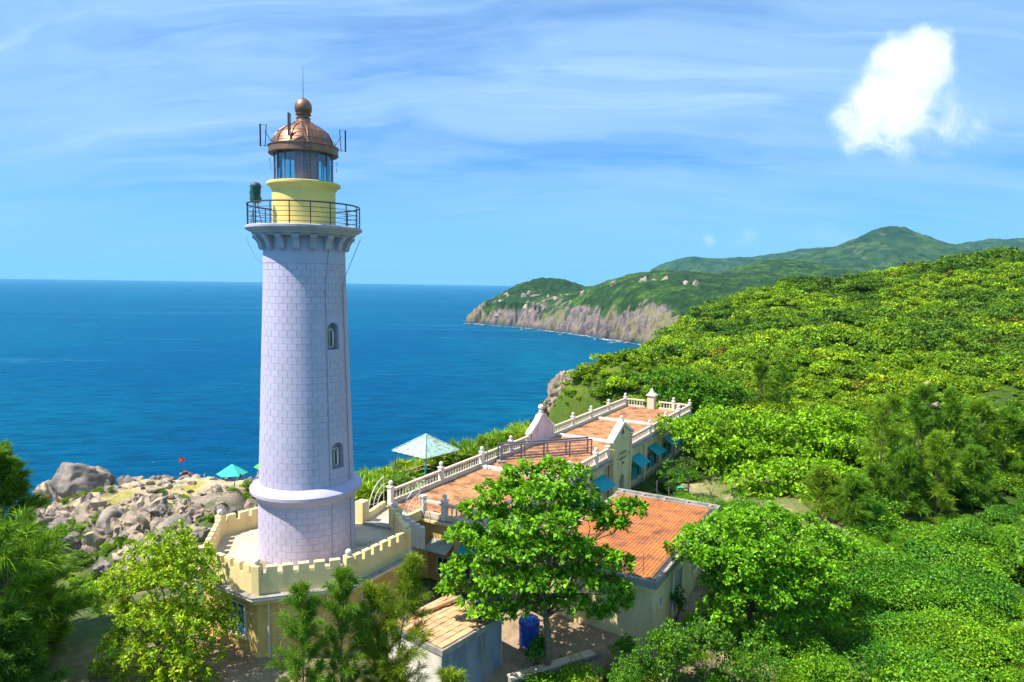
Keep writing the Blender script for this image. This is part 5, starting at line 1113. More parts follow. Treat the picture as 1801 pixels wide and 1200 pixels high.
for y in (-.20, .20):
    V = [(-.82, y, fz-.18)]+[(-.82+(.36 if i % 2 == 0 else .15)*math.sin(2*PI*i/10), y, fz-.18+(.36 if i % 2 == 0 else .15)*math.cos(2*PI*i/10)) for i in range(10)]
    me = bpy.data.meshes.new('star'); me.from_pydata(V, [], [(0, 1+i, 1+(i+1) % 10) for i in range(10)]); me.materials.append(M['yellow']); link('star', me, cl)
def fence(pts, label, n, rails=2, hgt=1.25, mat='wood', wd=.07):
    P_ = [at(*q) for q in pts]; o = P_[0]; f = thing('fence', label, 'fence', (o.x, o.y, hz(o.x, o.y)))
    L = [0]; 
    for a, b in zip(P_, P_[1:]): L.append(L[-1]+(b-a).length)
    tops = []
    for k in range(n):
        t = L[-1]*k/(n-1); i = max(j for j in range(len(P_)-1) if L[j] <= t+1e-6); q = P_[i].lerp(P_[i+1], (t-L[i])/(L[i+1]-L[i])); z = hz(q.x, q.y)
        lx, ly, lz = q.x-o.x, q.y-o.y, z-f.location.z; MB().bbox(lx-wd, lx+wd, ly-wd, ly+wd, lz-.5, lz+hgt, .02).build('post', M[mat], f); tops.append(Vector((lx, ly, lz)))
    for j in range(rails): MB().tube([p+Vector((0, 0, hgt*(.92-.42*j))) for p in tops], .045, 5).build('rail', M[mat], f)
fence([(300,872,178),(328,875,176),(385,880,172)], 'thin dark post and rope fence along the sandy path of the cape', 8, 1)
fence([(375,897,158),(400,897,157),(440,893,160)], 'dark post fence lowest on the cape, just above the battlements', 5, 2)
fence([(288,866,186),(302,871,183),(318,873,181)], 'white railing beside the broad grey rock on the cape', 6, 2, 1.2, 'white', .08)
fence([(440,872,178),(452,868,180),(466,862,183)], 'white stair railing near the lighthouse edge on the cape', 5, 2, 1.4, 'white', .09)

# ------------------------------------------------------------------ pale tin shelter behind the roof terrace
gz = 1.4; gp = at(749, 830, 57.5); gzb = thing('shelter', 'open shelter with pale green rusty sheet roof behind the balustrade', 'shelter', (gp.x, gp.y, gz), math.radians(45+6))
c0, c1, c2, c3 = [atz(*q, 4.65) for q in ((685, 793), (749, 805), (811, 781), (752, 774))]
ctr = (c0+c2)/2
cs = []
gR = 2.05
for k in range(4): cs.append(Vector((gR*math.sqrt(2)*math.cos(PI/4+k*PI/2), gR*math.sqrt(2)*math.sin(PI/4+k*PI/2), 0)))
apex = Vector((0, 0, 4.25)); rf = link('roof', None, gzb)
for k in range(4):
    a, b = cs[k]+Vector((0, 0, 2.85)), cs[(k+1) % 4]+Vector((0, 0, 2.85)); n = 12; mb = MB()
    for j in range(n):
        p, q = a.lerp(b, j/n), a.lerp(b, (j+1)/n); z_ = .025 if j % 2 else 0; tj = lambda m: apex+(a.lerp(b, m/n)-(a+b)/2)*.04
        mb.extr([p+Vector((0, 0, z_)), q+Vector((0, 0, z_)), tj(j+1)+Vector((0, 0, z_)), tj(j)+Vector((0, 0, z_))], (0, 0, .025))
    mb.build('sheet', M['paleroof'], rf); MB().tube([a+Vector((0, 0, .05)), apex+Vector((0, 0, .05))], .055, 6).build('ridge', M['paleroof'], rf)
    MB().tube([cs[k]*.90+Vector((0, 0, -1.0)), cs[k]*.90+Vector((0, 0, 2.95))], .05, 8).build('post', M['teal'] if k == 2 else M['steel'], gzb)
    p, q = cs[k]*.9, cs[(k+1) % 4]*.9
    MB().bar(p+Vector((0, 0, 2.75)), q+Vector((0, 0, 2.75)), .06, .08).build('beam', M['steel'], gzb)
    MB().tube([p+Vector((0, 0, .95)), q+Vector((0, 0, .95))], .025, 5).tube([p+Vector((0, 0, .6)), q+Vector((0, 0, .6))], .018, 5).build('hand_rail', M['white'], gzb)
MB().bar((-1.5, -1.6, .42), (-1.5, 1.6, .42), .45, .06).bar((-1.5, -1.4, -.4), (-1.5, -1.4, .42), .1, .1).build('bench', M['paleroof'], gzb)
tb_ = thing('table', 'small dark wooden stand under the far side of the tin shelter', 'table', (gp.x+2.6, gp.y+2.0, 1.3), .4)
MB().box(-.5, .5, -.35, .35, 1.15, 1.22).build('top', M['iron'], tb_)
for sx in (-1, 1):
    for sy in (-1, 1): MB().box(sx*.45-.04, sx*.45+.04, sy*.3-.04, sy*.3+.04, -.4, 1.15).build('leg', M['iron'], tb_)
pp = at(857, 800, 52.0); mastp = thing('pole', 'thin pale pole standing outside the seaward balustrade', 'pole', (pp.x, pp.y, .5)); MB().tube([(0, 0, 0), (0, 0, at(857, 776, 52).z-.5)], .04, 6).build('shaft', M['steel'], mastp)
pp = ml(22.0, 10.8); mastp = thing('pole', 'thin pale pole standing in the garden behind the annex', 'pole', (pp.x, pp.y, -.2)); MB().tube([(0, 0, 0), (0, 0, 2.0)], .05, 6).build('shaft', M['steel'], mastp)
pp = atz(1190, 857, .5); bd = thing('bench', 'pale turquoise garden bench among the bushes behind the annex', 'bench', (pp.x, pp.y, -.05), .5)
MB().bbox(-.8, .8, -.25, .25, .42, .50, .02).build('seat', M['tealroof'], bd)
for sx in (-.6, .6): MB().box(sx-.06, sx+.06, -.2, .2, 0, .42).build('leg', M['oldcon'], bd)
pa, pb = atz(1462, 1038, -.9), atz(1612, 1076, -.8); pp = thing('water_pipe', 'thin white water pipe lying across the green thicket', 'pipe', tuple(pa))
MB().tube([(0, 0, .9), tuple((pb-pa)*.5+Vector((0, 0, .74))), tuple(pb-pa+Vector((0, 0, .9)))], .028, 6).build('barrel', M['white'], pp, 60)
# rubble retaining walls below the yard
def rubble(p0, p1, h, label, courses):
    a, b = Vector(p0), Vector(p1); L = (b-a).length; wl = thing('stone_wall', label, 'wall', tuple(a), math.atan2(b.y-a.y, b.x-a.x))
    MB().box(0, L, -.10, .30, -h, -.08).build('core', M['oldcon'], wl); MB().box(-.02, L+.02, -.16, .36, -.08, 0).build('coping', M['concrete'], wl)
    sm = [rock_mesh('stone', 80+k, 'wstone', 2, .18) for k in range(4)]
    for c in range(courses):
        x = random.uniform(0, .2); hz_ = h/courses
        while x < L:
            w_ = random.uniform(.28, .55); link('stone', sm[random.randrange(4)], wl, (x+w_/2, -.12, -.08-hz_*(c+.5)), (0, random.uniform(-.2, .2), 0), (w_*.54, .10, hz_*.56)); x += w_
rubble((0.2, 31.7, -.45), (4.5, 34.1, -.35), 2.3, 'low rubble stone wall holding up the yard below the leafy tree', 6)
pq0, pq1 = atz(1150, 1150, -1.2), atz(1245, 1095, -1.0); rubble(tuple(pq0), tuple(pq1), 1.2, 'rubble stone wall by the corner of the annex under the right hand tree', 3)
pq0, pq1 = atz(1490, 975, -.2), atz(1560, 970, -.1); rubble(tuple(pq0), tuple(pq1), 1.0, 'short rubble stone wall in front of the casuarinas', 3)

# ------------------------------------------------------------------ foliage builders
def unit(v): return v/np.maximum(np.linalg.norm(v, axis=-1, keepdims=True), 1e-9)
def rand_dirs(n, r=rng): return unit(r.normal(size=(n, 3)))
def leaves(c, axis, nrm, L, Wd, fold=.18):
    """one folded four-cornered blade per leaf: c base, axis along the leaf, nrm its upper side"""
    axis = unit(axis); side = unit(np.cross(axis, nrm)); up = np.cross(side, axis)
    L = np.asarray(L)[:, None]; Wd = np.asarray(Wd)[:, None]
    b = c; t = c+axis*L-up*L*.12; m = c+axis*L*.58
    l = m+side*Wd/2+up*Wd*fold; r = m-side*Wd/2+up*Wd*fold
    V = np.stack([b, r, t, l], 1).reshape(-1, 3); n = len(c); F = np.arange(n*4).reshape(n, 4); return V, F
def leafcol(n, cols, var=.18, r=rng):
    cols = np.array(cols); k = r.integers(0, len(cols), n); f = (1+r.normal(0, var, n)).clip(.55, 1.6); return cols[k]*f[:, None]
def join_leaves(parts, name, mat):
    Vs, Fs, Cs, o = [], [], [], 0
    for V, F, cc in parts: Vs.append(V); Fs.append(F+o); Cs.append(np.repeat(cc, len(V)//len(cc), 0)); o += len(V)
    return npmesh(name, np.concatenate(Vs), np.concatenate(Fs), mat, np.concatenate(Cs))
def limb(mb, p, q, r0, r1, bend=.12, n=5, seg=6):
    p, q = Vector(p), Vector(q); d = (q-p).length; j = Vector((random.gauss(0, 1), random.gauss(0, 1), random.gauss(0, .4)))*d*bend
    pts = [p.lerp(q, i/n)+j*math.sin(PI*i/n) for i in range(n+1)]; mb.tube(pts, [r0+(r1-r0)*i/n for i in range(n+1)], seg); return pts
BROAD = [(.050,.150,.008), (.075,.200,.010), (.040,.125,.008), (.105,.240,.012), (.062,.175,.010)]
def broadleaf(name, label, base, lobes, leafL, per, cols=BROAD, group=None, trunk_r=.2, fork=.3, single=0, mat='leaf', dens=26, tilt=.35, seed=1, wl=.55, cat='tree', shell=.45):
    """lobes: (x, y, z, rx, ry, rz) relative to base; each a loose pad of twigs, each twig a rosette of real leaves"""
    r = np.random.default_rng(seed); random.seed(seed); t = thing(name, label, cat, base, 0, group)
    mb = MB(); top = max(l[2] for l in lobes); f0 = Vector((random.gauss(0, .15), random.gauss(0, .15), top*fork)); pts = limb(mb, (0, 0, -.6), f0, trunk_r*1.25, trunk_r*.8, .05, 6, 9)
    C0, A0 = [], []
    for (x, y, z, rx, ry, rz) in lobes:
        lp = Vector((x, y, z-rz*.5)); k = random.uniform(.75, 1.0); st_ = f0 if random.random() < .7 else pts[-2]
        mid = st_.lerp(lp, .5)+Vector((0, 0, (lp-st_).length*.10)); limb(mb, st_, mid, trunk_r*.45*k, trunk_r*.28*k, .10, 4); limb(mb, mid, lp, trunk_r*.28*k, trunk_r*.10, .10, 4)
        n = int(dens*(rx*ry+rx*rz+ry*rz)/3*1.3)+5
        d = rand_dirs(n, r); d[:, 2] = np.where(d[:, 2] < -.25, -d[:, 2]*.6, d[:, 2]); rad = (shell+(1-shell)*r.random(n)**.5)
        c = np.array([x, y, z])+d*rad[:, None]*np.array([rx, ry, rz])
        c += fbm(c*1.3+seed, 2)[:, None]*.35*np.array([1, 1, .6])
        C0.append(c); A0.append(d*np.array([1, 1, .8])+np.array([0, 0, .35]))
        for q in c[r.choice(n, min(n, 9), replace=False)]: mb.tube([lp, lp.lerp(Vector(q), .55)+Vector((0, 0, .08)), q], [trunk_r*.10, trunk_r*.06, trunk_r*.03], 4, cap=False)
    mb.build('trunk', M['bark'], t, 50)
    c = np.repeat(np.concatenate(C0), per, 0); tw = unit(np.repeat(np.concatenate(A0), per, 0)); n = len(c)
    ax = unit(tw*.45+rand_dirs(n, r)*.95+np.array([0, 0, .12])); nr = unit(np.array([0, 0, 1.0])+rand_dirs(n, r)*tilt*1.6+tw*.3)
    L = leafL*r.uniform(.65, 1.2, n); c = c+ax*L[:, None]*.15+rand_dirs(n, r)*leafL*.22
    V, F = leaves(c, ax, nr, L, L*wl*r.uniform(.85, 1.15, n)); cc = leafcol(n, cols, .20, r)
    clump = np.repeat(leafcol(n//per+1, [(1, 1, 1)], .16, r), per, 0)[:n]; cc = cc*clump
    if single:                                              # leaves nearest the photographer: each a piece of its own
        b = np.array(base); vis = np.argsort(np.linalg.norm(c+b-np.array(CAM), axis=1)-c[:, 2]*.4)[:single*3]; vis = r.choice(vis, single, replace=False); mask = np.zeros(n, bool); mask[vis] = True
        lms = []
        for k in range(6):
            V1, F1 = leaves(np.zeros((1, 3)), np.array([[1., 0, 0]]), np.array([[0, 0, 1.]]), [1.0], [wl]); lms.append(npmesh('leaf', V1, F1, M[mat], np.repeat(leafcol(1, cols, .2, r), 4, 0)))
        for i in vis:
            a = ax[i]; s_ = unit(np.cross(nr[i], a)); u_ = np.cross(a, s_); m3 = Matrix(((a[0], s_[0], u_[0]), (a[1], s_[1], u_[1]), (a[2], s_[2], u_[2])))
            link('leaf', lms[i % 6], t, tuple(c[i]), m3.to_euler(), float(L[i]))
        keep = ~mask; V = V.reshape(n, 4, 3)[keep].reshape(-1, 3); cc = cc[keep]; n = int(keep.sum()); F = np.arange(n*4).reshape(n, 4)
    tag(link('crown', join_leaves([(V, F, cc)], 'crown', M[mat]), t), kind='stuff')
    return t
NEED = [(.045,.115,.012), (.060,.140,.014), (.035,.090,.014), (.085,.150,.016)]
def needles(o, d, L, w_, droop=.25):
    n = len(o); d = unit(d); s_ = unit(np.cross(d, rand_dirs(n))); L = np.asarray(L)[:, None]; m = o+d*L*.55; t = o+d*L+np.array([0, 0, -1])*L*droop
    V = np.stack([o-s_*w_*.35, o+s_*w_*.35, m+s_*w_*.5, t, m-s_*w_*.5], 1)
    # one five-cornered blade drawn as a quad and the tip folded in
    V4 = np.stack([o, m+s_*w_*.5, t, m-s_*w_*.5], 1).reshape(-1, 3); F = np.arange(n*4).reshape(n, 4); return V4, F
def casuarina(name, label, base, H, R_, nb, ns, nn, cols=NEED, group=None, seed=1, L=.45, w_=.03, lean=(0, 0), z0=.12, shape=1.0, up=.55, tr=.12, mat='needle', multi=1):
    r = np.random.default_rng(seed); random.seed(seed); t = thing(name, label, 'tree', base, 0, group); mb = MB(); O, Dd = [], []
    for st in range(multi):
        sx, sy = (r.normal(0, R_*.35, 2) if multi > 1 else (0, 0)); h = H*(1 if st == 0 else r.uniform(.65, .95))
        tip = Vector((lean[0]+sx, lean[1]+sy, h)); tp_ = limb(mb, (sx*.2, sy*.2, -.5), tip, tr, tr*.12, .03, 10, 7)
        for k in range(nb//multi):
            f = z0+(1-z0)*(k+r.random())/(nb//multi); f = min(f, .985); i = min(int(f*10), 9); p = tp_[i].lerp(tp_[i+1], f*10-i)
            prof = (math.sin(PI*min(1, (1-f)/.75*.5+.06))**.8)*shape if f > .25 else .75+f
            bl = R_*prof*r.uniform(.55, 1.12)*(.7 if multi > 1 else 1)+.12; a = r.uniform(0, 2*PI); el = up*r.uniform(.3, 1.5)+f*.45; dv = np.array([math.cos(a)*math.cos(el), math.sin(a)*math.cos(el), math.sin(el)])
            q = np.array(p)+dv*bl; q[2] -= bl*.10; mb.tube([p, p.lerp(Vector(q), .5)+Vector((0, 0, bl*.06)), q], [tr*.22*(1-f*.6), tr*.12, .008], 4, cap=False)
            u_ = r.uniform(.15, 1.0, ns)**.75; o = np.array(p)+(q-np.array(p))*u_[:, None]+np.array([0, 0, 1])*(np.sin(u_*PI)*bl*.06)[:, None]
            sd = unit(dv*1.1+rand_dirs(ns, r)*.75+np.array([0, 0, .25])); O.append(np.repeat(o, nn, 0)+r.normal(0, .05, (ns*nn, 3))); Dd.append(np.repeat(sd, nn, 0)+r.normal(0, .30, (ns*nn, 3)))
    mb.build('trunk', M['bark'], t, 50)
    O, Dd = np.concatenate(O), np.concatenate(Dd); n = len(O); V, F = needles(O, Dd, L*r.uniform(.5, 1.25, n), w_); cc = leafcol(n, cols, .18, r)
    cc = cc*np.repeat(leafcol(n//nn+1, [(1, 1, 1)], .22, r), nn, 0)[:n]
    tag(link('crown', join_leaves([(V, F, cc)], 'crown', M[mat]), t), kind='stuff'); return t

# ------------------------------------------------------------------ the trees one can tell apart
def lobes(spec): return [tuple(s) for s in spec]
p0 = Vector((2.0, 33.2, -.45))
def rel(px, py, d, base, rx, ry, rz):
    p = at(px, py, d)-Vector(base); return (p.x, p.y, p.z, rx, ry, rz)
def tree_lobes(base, L_): return [rel(px, py, base[1]+dd, base, w_*base[1]/2400*1.05, w_*base[1]/2400*.95, h_*base[1]/2400) for px, py, dd, w_, h_ in L_]
bT = (2.0, 33.2, -.45)
broadleaf('broadleaf_tree', 'large spreading glossy leaved tree between the shed and the brick red annex roof', bT, tree_lobes(bT, [
    (918,838,.4,70,50),(975,830,.8,60,50),(1010,838,.3,55,40),(880,868,-.2,80,55),(945,872,-.5,90,60),(1010,880,.2,80,55),(845,905,-.3,80,50),(905,920,-1.0,95,60),(975,918,-1.2,90,60),(1035,905,.4,80,50),(1085,900,.8,60,40),(1112,892,1.2,50,32),(1080,930,.5,60,36),
    (925,1068,-.9,70,34),(880,1078,-1.2,56,28),(815,945,-.4,70,46),(860,965,-1.0,90,55),(930,972,-1.6,95,60),(1000,965,-1.2,85,55),(1055,985,-.4,75,46),(1095,990,.4,55,34),(825,1000,-.8,80,50),(880,1020,-1.5,90,52),(950,1025,-1.8,90,52),(1015,1025,-1.2,85,50),(1070,1035,-.5,70,42),(800,1035,-.5,55,36),(850,1055,-1.3,70,36),(1000,1062,-1.0,70,36),(1050,1072,.4,70,34),(1090,1058,1.2,50,34),(960,880,2.4,120,80),(900,960,2.0,120,90),(1000,985,2.0,120,80)]),
    .29, 13, single=290, trunk_r=.17, fork=.32, seed=5, dens=36)
bR = (13.6, 36.9, -1.3)
broadleaf('broadleaf_tree', 'wide layered green tree right of the annex corner, pale trunk showing below', bR, tree_lobes(bR, [
    (1230,985,-1.4,80,44),(1300,990,-1.8,100,54),(1365,1045,-1.7,100,50),(1430,1010,-.8,90,44),(1310,1050,-1.8,90,46),(1450,1045,-.8,80,36),(1340,1120,-1.4,90,36),
    (1205,960,-1.2,60,26),(1240,938,-.5,80,36),(1290,922,0,95,42),(1350,915,.6,100,44),(1410,928,.8,90,40),(1455,948,1,80,34),(1488,962,1,40,24),(1262,975,-1.4,90,38),(1325,965,-1.2,105,44),(1390,978,-.6,100,42),(1445,992,.2,70,32),(1290,1012,-1.6,90,40),(1350,1015,-1.5,95,42),(1405,1030,-.8,80,36),
    (1255,1030,-1.2,50,30),(1420,1075,-.8,80,34),(1370,1085,-1.2,80,34),(1455,1090,-.6,60,28),(1265,1078,-1.0,80,36),(1232,1102,-1.0,60,34),(1290,1108,-1.2,60,30),(1400,1118,-.9,70,26),(1335,960,1.8,150,70),(1390,1000,1.8,120,60),(1250,1140,-1.0,60,22)]),
    .26, 13, single=160, trunk_r=.20, fork=.30, seed=8, dens=40, tilt=.28)
bY = (-15.4, 29.4, .3)
YEL = [(.150,.250,.010), (.120,.225,.010), (.095,.205,.010), (.070,.165,.008), (.050,.130,.008), (.150,.225,.010), (.135,.215,.010), (.165,.190,.012)]
broadleaf('small_leaved_tree', 'yellow green small leaved tree in front of the battlemented terrace', bY, tree_lobes(bY, [
    (295,958,.2,90,56),(328,985,.0,70,50),(255,985,.2,90,60),(225,1020,0,80,60),(285,1020,-.8,110,70),(350,1035,-.6,70,50),(385,1078,.0,50,46),(205,1070,0,70,60),(255,1085,-.8,110,70),(320,1090,-1.2,110,70),(375,1110,-.5,90,60),(215,1135,-.3,90,60),(275,1150,-1.2,110,70),(340,1160,-1.2,110,70),(395,1090,.3,50,40),(190,1180,0,70,50),(250,1200,-1,110,60),(320,1210,-1,110,60),(310,1010,1.4,160,110),(290,1110,1.3,180,120)]),
    0.18, 14, cols=YEL, trunk_r=.13, fork=.25, seed=12, dens=58, wl=.42, tilt=.5)
# layered almond trees behind the right hand tree, in the garden
for i, (base, L_, lab, sd) in enumerate([
    ((24.3, 67, .3), [(1175,735+15,0,60,30),(1220,752,0,80,36),(1270,738,.5,100,40),(1330,748,.8,100,40),(1385,752,1,90,36),(1425,768,1,60,28),(1245,790,-1,90,36),(1310,785,-1,110,42),(1375,795,-.5,100,38),(1430,800,0,70,30),(1300,830,-1.6,90,36),(1355,842,-1.4,100,38),(1410,838,-.8,80,32),(1260,820,-1.5,70,34),(1225,770,-.8,90,40),(1450,780,.2,90,44),(1490,800,.4,80,40),(1330,812,-1.2,110,44),(1340,790,1.8,150,70)], 'bright layered almond tree beyond the garden, behind the far awnings', 21),
    ((24.4, 60, .2), [(1345,838,.4,90,44),(1405,828,.8,100,46),(1460,832,.9,90,42),(1505,850,.8,80,40),(1380,905,-1,100,44),(1440,905,-.8,100,44),(1325,885,-.2,80,38),(1495,890,0,80,40),(1530,870,.6,60,34),(1420,865,-.4,120,50),(1330,868,0,80,30),(1385,858,.4,90,36),(1440,862,.6,80,34),(1360,895,-.6,90,34),(1420,890,-.4,90,34),(1300,850,0,60,26),(1478,880,.6,60,28),(1400,880,1.4,120,50)], 'bright layered almond tree beside the bare garden path', 22),
    ((36, 74, .3), [(1450,735,0,90,40),(1500,745,0,80,40),(1475,775,-1,100,44),(1520,790,-.4,70,36),(1440,790,-.8,70,36),(1495,820,-1,90,40),(1470,770,1.5,130,60)], 'layered almond tree right of the casuarina pair behind the garden', 23),
    ((20.5, 92, .5), [(1140,668,0,60,24),(1180,664,0,80,30),(1230,672,.5,80,30),(1275,688,.8,70,30),(1305,702,1,50,24),(1190,695,-1,90,36),(1245,708,-.8,90,36),(1290,725,0,60,28),(1215,730,-1,80,30),(1220,700,1.5,140,60)], 'dark green spreading tree standing behind the far end of the roof terrace', 24)]):
    dark_ = i == 3
    broadleaf('almond_tree', lab, base, tree_lobes(base, L_), .42, 9, cols=[(.075,.185,.008), (.100,.225,.010), (.060,.155,.008), (.125,.245,.010)] if not dark_ else [(.030,.105,.010), (.042,.130,.010), (.055,.150,.012)], trunk_r=.22, fork=.35, seed=sd, dens=17, tilt=.22, group='almond trees')
# casuarinas
casuarina('casuarina', 'big dark feathery casuarina in the lower left corner', (-24.4, 31.5, -.3), 8.4, 4.9, 210, 28, 14, seed=3, L=.80, w_=.032, tr=.22, z0=.03, shape=1.1, up=.38, multi=4, cols=[(.055,.130,.012), (.070,.155,.012), (.042,.105,.012), (.105,.180,.014)])
casuarina('casuarina', 'feathery casuarina at the left picture edge, taller tip above the big one', (-25.6, 33.5, -.4), 10.0, 2.2, 120, 28, 15, seed=4, L=.6, w_=.036, tr=.16, z0=.1, up=.5, group=None)
casuarina('casuarina', 'low dark casuarina at the bottom left corner before the sandy yard', (-20.6, 26.2, .2), 4.4, 2.4, 110, 24, 15, seed=6, L=.5, w_=.032, tr=.1, z0=.05, cols=[(.028,.08,.012), (.04,.10,.012)])
casuarina('casuarina', 'slim green casuarina before the octagonal wall, nearest to its downpipe', (-8.35, 26.6, -.2), 6.2, 1.7, 70, 20, 13, seed=15, L=.42, w_=.019, tr=.055, z0=.05, up=.75)
casuarina('casuarina', 'slim green casuarina in the middle of the three before the octagonal wall', (-6.75, 27.0, -.2), 6.7, 1.7, 74, 20, 13, seed=16, L=.42, w_=.019, tr=.055, z0=.05, up=.75)
casuarina('casuarina', 'bushy yellowish casuarina beside the grey shed', (-4.75, 27.6, -.4), 7.2, 2.4, 110, 20, 13, seed=17, L=.50, w_=.021, tr=.07, z0=.05, up=.65, cols=[(.105,.150,.014), (.085,.140,.014), (.060,.115,.012), (.125,.150,.018)], multi=2)
casuarina('casuarina', 'small yellowish casuarina tips in front of the shed wall', (-2.15, 25.6, -2.6), 5.6, 1.6, 60, 18, 13, seed=18, L=.42, w_=.019, tr=.05, z0=.05, up=.7, cols=[(.120,.165,.014), (.090,.140,.014)])
for i, (px, py, ptop, d, R_, lab) in enumerate([(1555,925,705,58,2.2,'tall casuarina, leftmost trunk of the grove before the scrub hill'),(1610,930,690,60,2.4,'tall casuarina with a bare upper trunk in the grove'),(1660,930,700,60,2.2,'tall casuarina in the middle of the grove'),(1708,925,715,61,2.2,'tall casuarina right of the middle of the grove'),(1760,925,730,60,2.0,'casuarina near the right end of the grove'),(1795,920,760,60,1.8,'casuarina at the right picture edge end of the grove'),
        (1640,935,775,55,1.8,'short bushy casuarina in front of the grove'),(1590,930,800,55,1.6,'short casuarina at the front left of the grove'),(1705,932,800,56,1.7,'short casuarina at the front right of the grove'),(1440,940,835,54,1.5,'young casuarina before the almond trees, left one'),(1500,945,850,52,1.5,'young casuarina before the almond trees, right one'),(1535,930,830,55,1.3,'young casuarina beside the short rubble wall'),
        (1335,720,640,100,1.9,'pale feathery casuarina behind the garden, left of a pair'),(1375,728,648,98,2.1,'pale feathery casuarina behind the garden, right of a pair')]):
    p = at(px, py, d); z = hz(p.x, p.y); H = at(px, ptop, d).z-z
    casuarina('casuarina', lab, (p.x, p.y, z), H, R_*1.15, 62, 14, 10, seed=40+i, L=.75, w_=.040, tr=.10, z0=.12, up=.6, group='casuarinas before the hill', cols=[(.050,.120,.012), (.070,.150,.014), (.038,.095,.012)] if i % 3 else [(.085,.160,.014), (.065,.130,.014), (.105,.170,.016)])
# clipped garden shrubs and hedges
def bush(name, label, px, py, d, w_, h_, cols, leafL=.16, seed=1, dens=60, cat='shrub', group=None, zb=None, nl=7, mat='thicket', per=5):
    p = at(px, py, d); z = hz(p.x, p.y) if zb is None else zb; k = d/1200.0; r = random.Random(seed); R_ = w_*k/2; H = max(h_*k, .6)
    lb = [(r.uniform(-.55, .55)*R_, r.uniform(-.55, .55)*R_, H*r.uniform(.35, .75), R_*r.uniform(.42, .62), R_*r.uniform(.42, .62), H*r.uniform(.28, .42)) for _ in range(nl)]
    return broadleaf(name, label, (p.x, p.y, z), lb, leafL, per, cols=cols, trunk_r=.07, fork=.2, seed=seed, dens=dens, tilt=.7, cat=cat, group=group, mat=mat, wl=.5)
TC0 = [(.080,.195,.008), (.060,.160,.008), (.105,.220,.010), (.050,.130,.008)]
GREEN = [(.060,.165,.010), (.045,.130,.010), (.085,.200,.012)]
def cloudtree(label, px, py, d, balls, seed, cols=GREEN):
    p = at(px, py, d); z = hz(p.x, p.y); k = d/1200.0; base = (p.x, p.y, z)
    return broadleaf('clipped_tree', label, base, [rel(a, b, d, base, w_*k/2, w_*k/2, w_*k/2*.9) for a, b, w_ in balls], .17, 5, cols=cols, trunk_r=.07, fork=.45, seed=seed, dens=55, tilt=.6, shell=.8, mat='thicket', group='clipped garden trees')
cloudtree('clipped garden tree with three leafy balls near the front wall', 1178, 872, 59, [(1166,838,26),(1182,820,30),(1196,832,24),(1186,842,26)], 61)
cloudtree('clipped garden tree with a flat dark crown on a bare trunk', 1208, 862, 59, [(1200,820,28),(1216,822,30),(1208,816,28)], 62, [(.055,.105,.012), (.045,.085,.012)])
cloudtree('clipped garden tree with a rounded crown beside the bare path', 1252, 888, 57, [(1240,848,28),(1258,846,30),(1248,840,28)], 63, [(.070,.120,.014), (.050,.095,.012)])
cloudtree('bright clipped tree beside the far awning', 1208, 800, 66, [(1205,786,26),(1222,778,34),(1216,795,30)], 64, [(.09,.21,.012), (.07,.17,.012)])
for i, a in enumerate([(1137,872,52.5,34,26,'round bush at the house wall behind the annex roof'),(1170,885,54,50,22,'leafy hedge bush behind the middle of the annex roof edge'),(1215,890,53,60,30,'leafy hedge bush behind the right part of the annex roof edge'),(1245,905,50,50,34,'leafy bush beside the far corner of the annex'),(1110,868,53,30,20,'small bush at the foot of the arched door')]):
    bush('bush', a[5], *a[:5], GREEN, .16, 70+i, 45, group='garden bushes')
bush('bush', 'round bright yellow green bush at the bottom below the stone wall', 1105, 1190, 30.2, 92, 140, [(.115,.235,.012), (.085,.195,.010), (.140,.250,.012)], .10, 81, 120, per=7)
bush('bush', 'dark leafy bush right of the round bright bush at the bottom', 1172, 1195, 31.6, 100, 130, [(.045,.125,.010), (.060,.155,.010)], .16, 82, 70, per=6)
bush('bush', 'small dry leaning bush left of the round bright bush at the bottom', 1035, 1200, 30, 60, 110, [(.16,.13,.04), (.12,.13,.03), (.09,.15,.02)], .10, 83, 60, per=5)
bush('bush', 'dark shaded bush below the annex corner under the right hand tree', 1240, 1190, 32.0, 110, 120, [(.040,.105,.010), (.055,.140,.010)], .16, 86, 60, per=6)
bush('bush', 'low mid green bush at the foot of the annex front wall', 1098, 1150, 33.4, 60, 60, GREEN, .14, 87, 70, per=6)
bush('bush', 'wide leafy bush at the bottom edge below the right hand tree', 1320, 1200, 31.5, 130, 110, TC0, .14, 88, 60, per=7)
bush('bush', 'green climber against the shaded right wall of the annex', 1190, 1085, 37.6, 34, 70, GREEN, .16, 84, 60)
bush('bush', 'leafy shoots growing around the foot of the leafy tree by the drum', 945, 1120, 33.0, 40, 70, BROAD, .24, 85, 40)
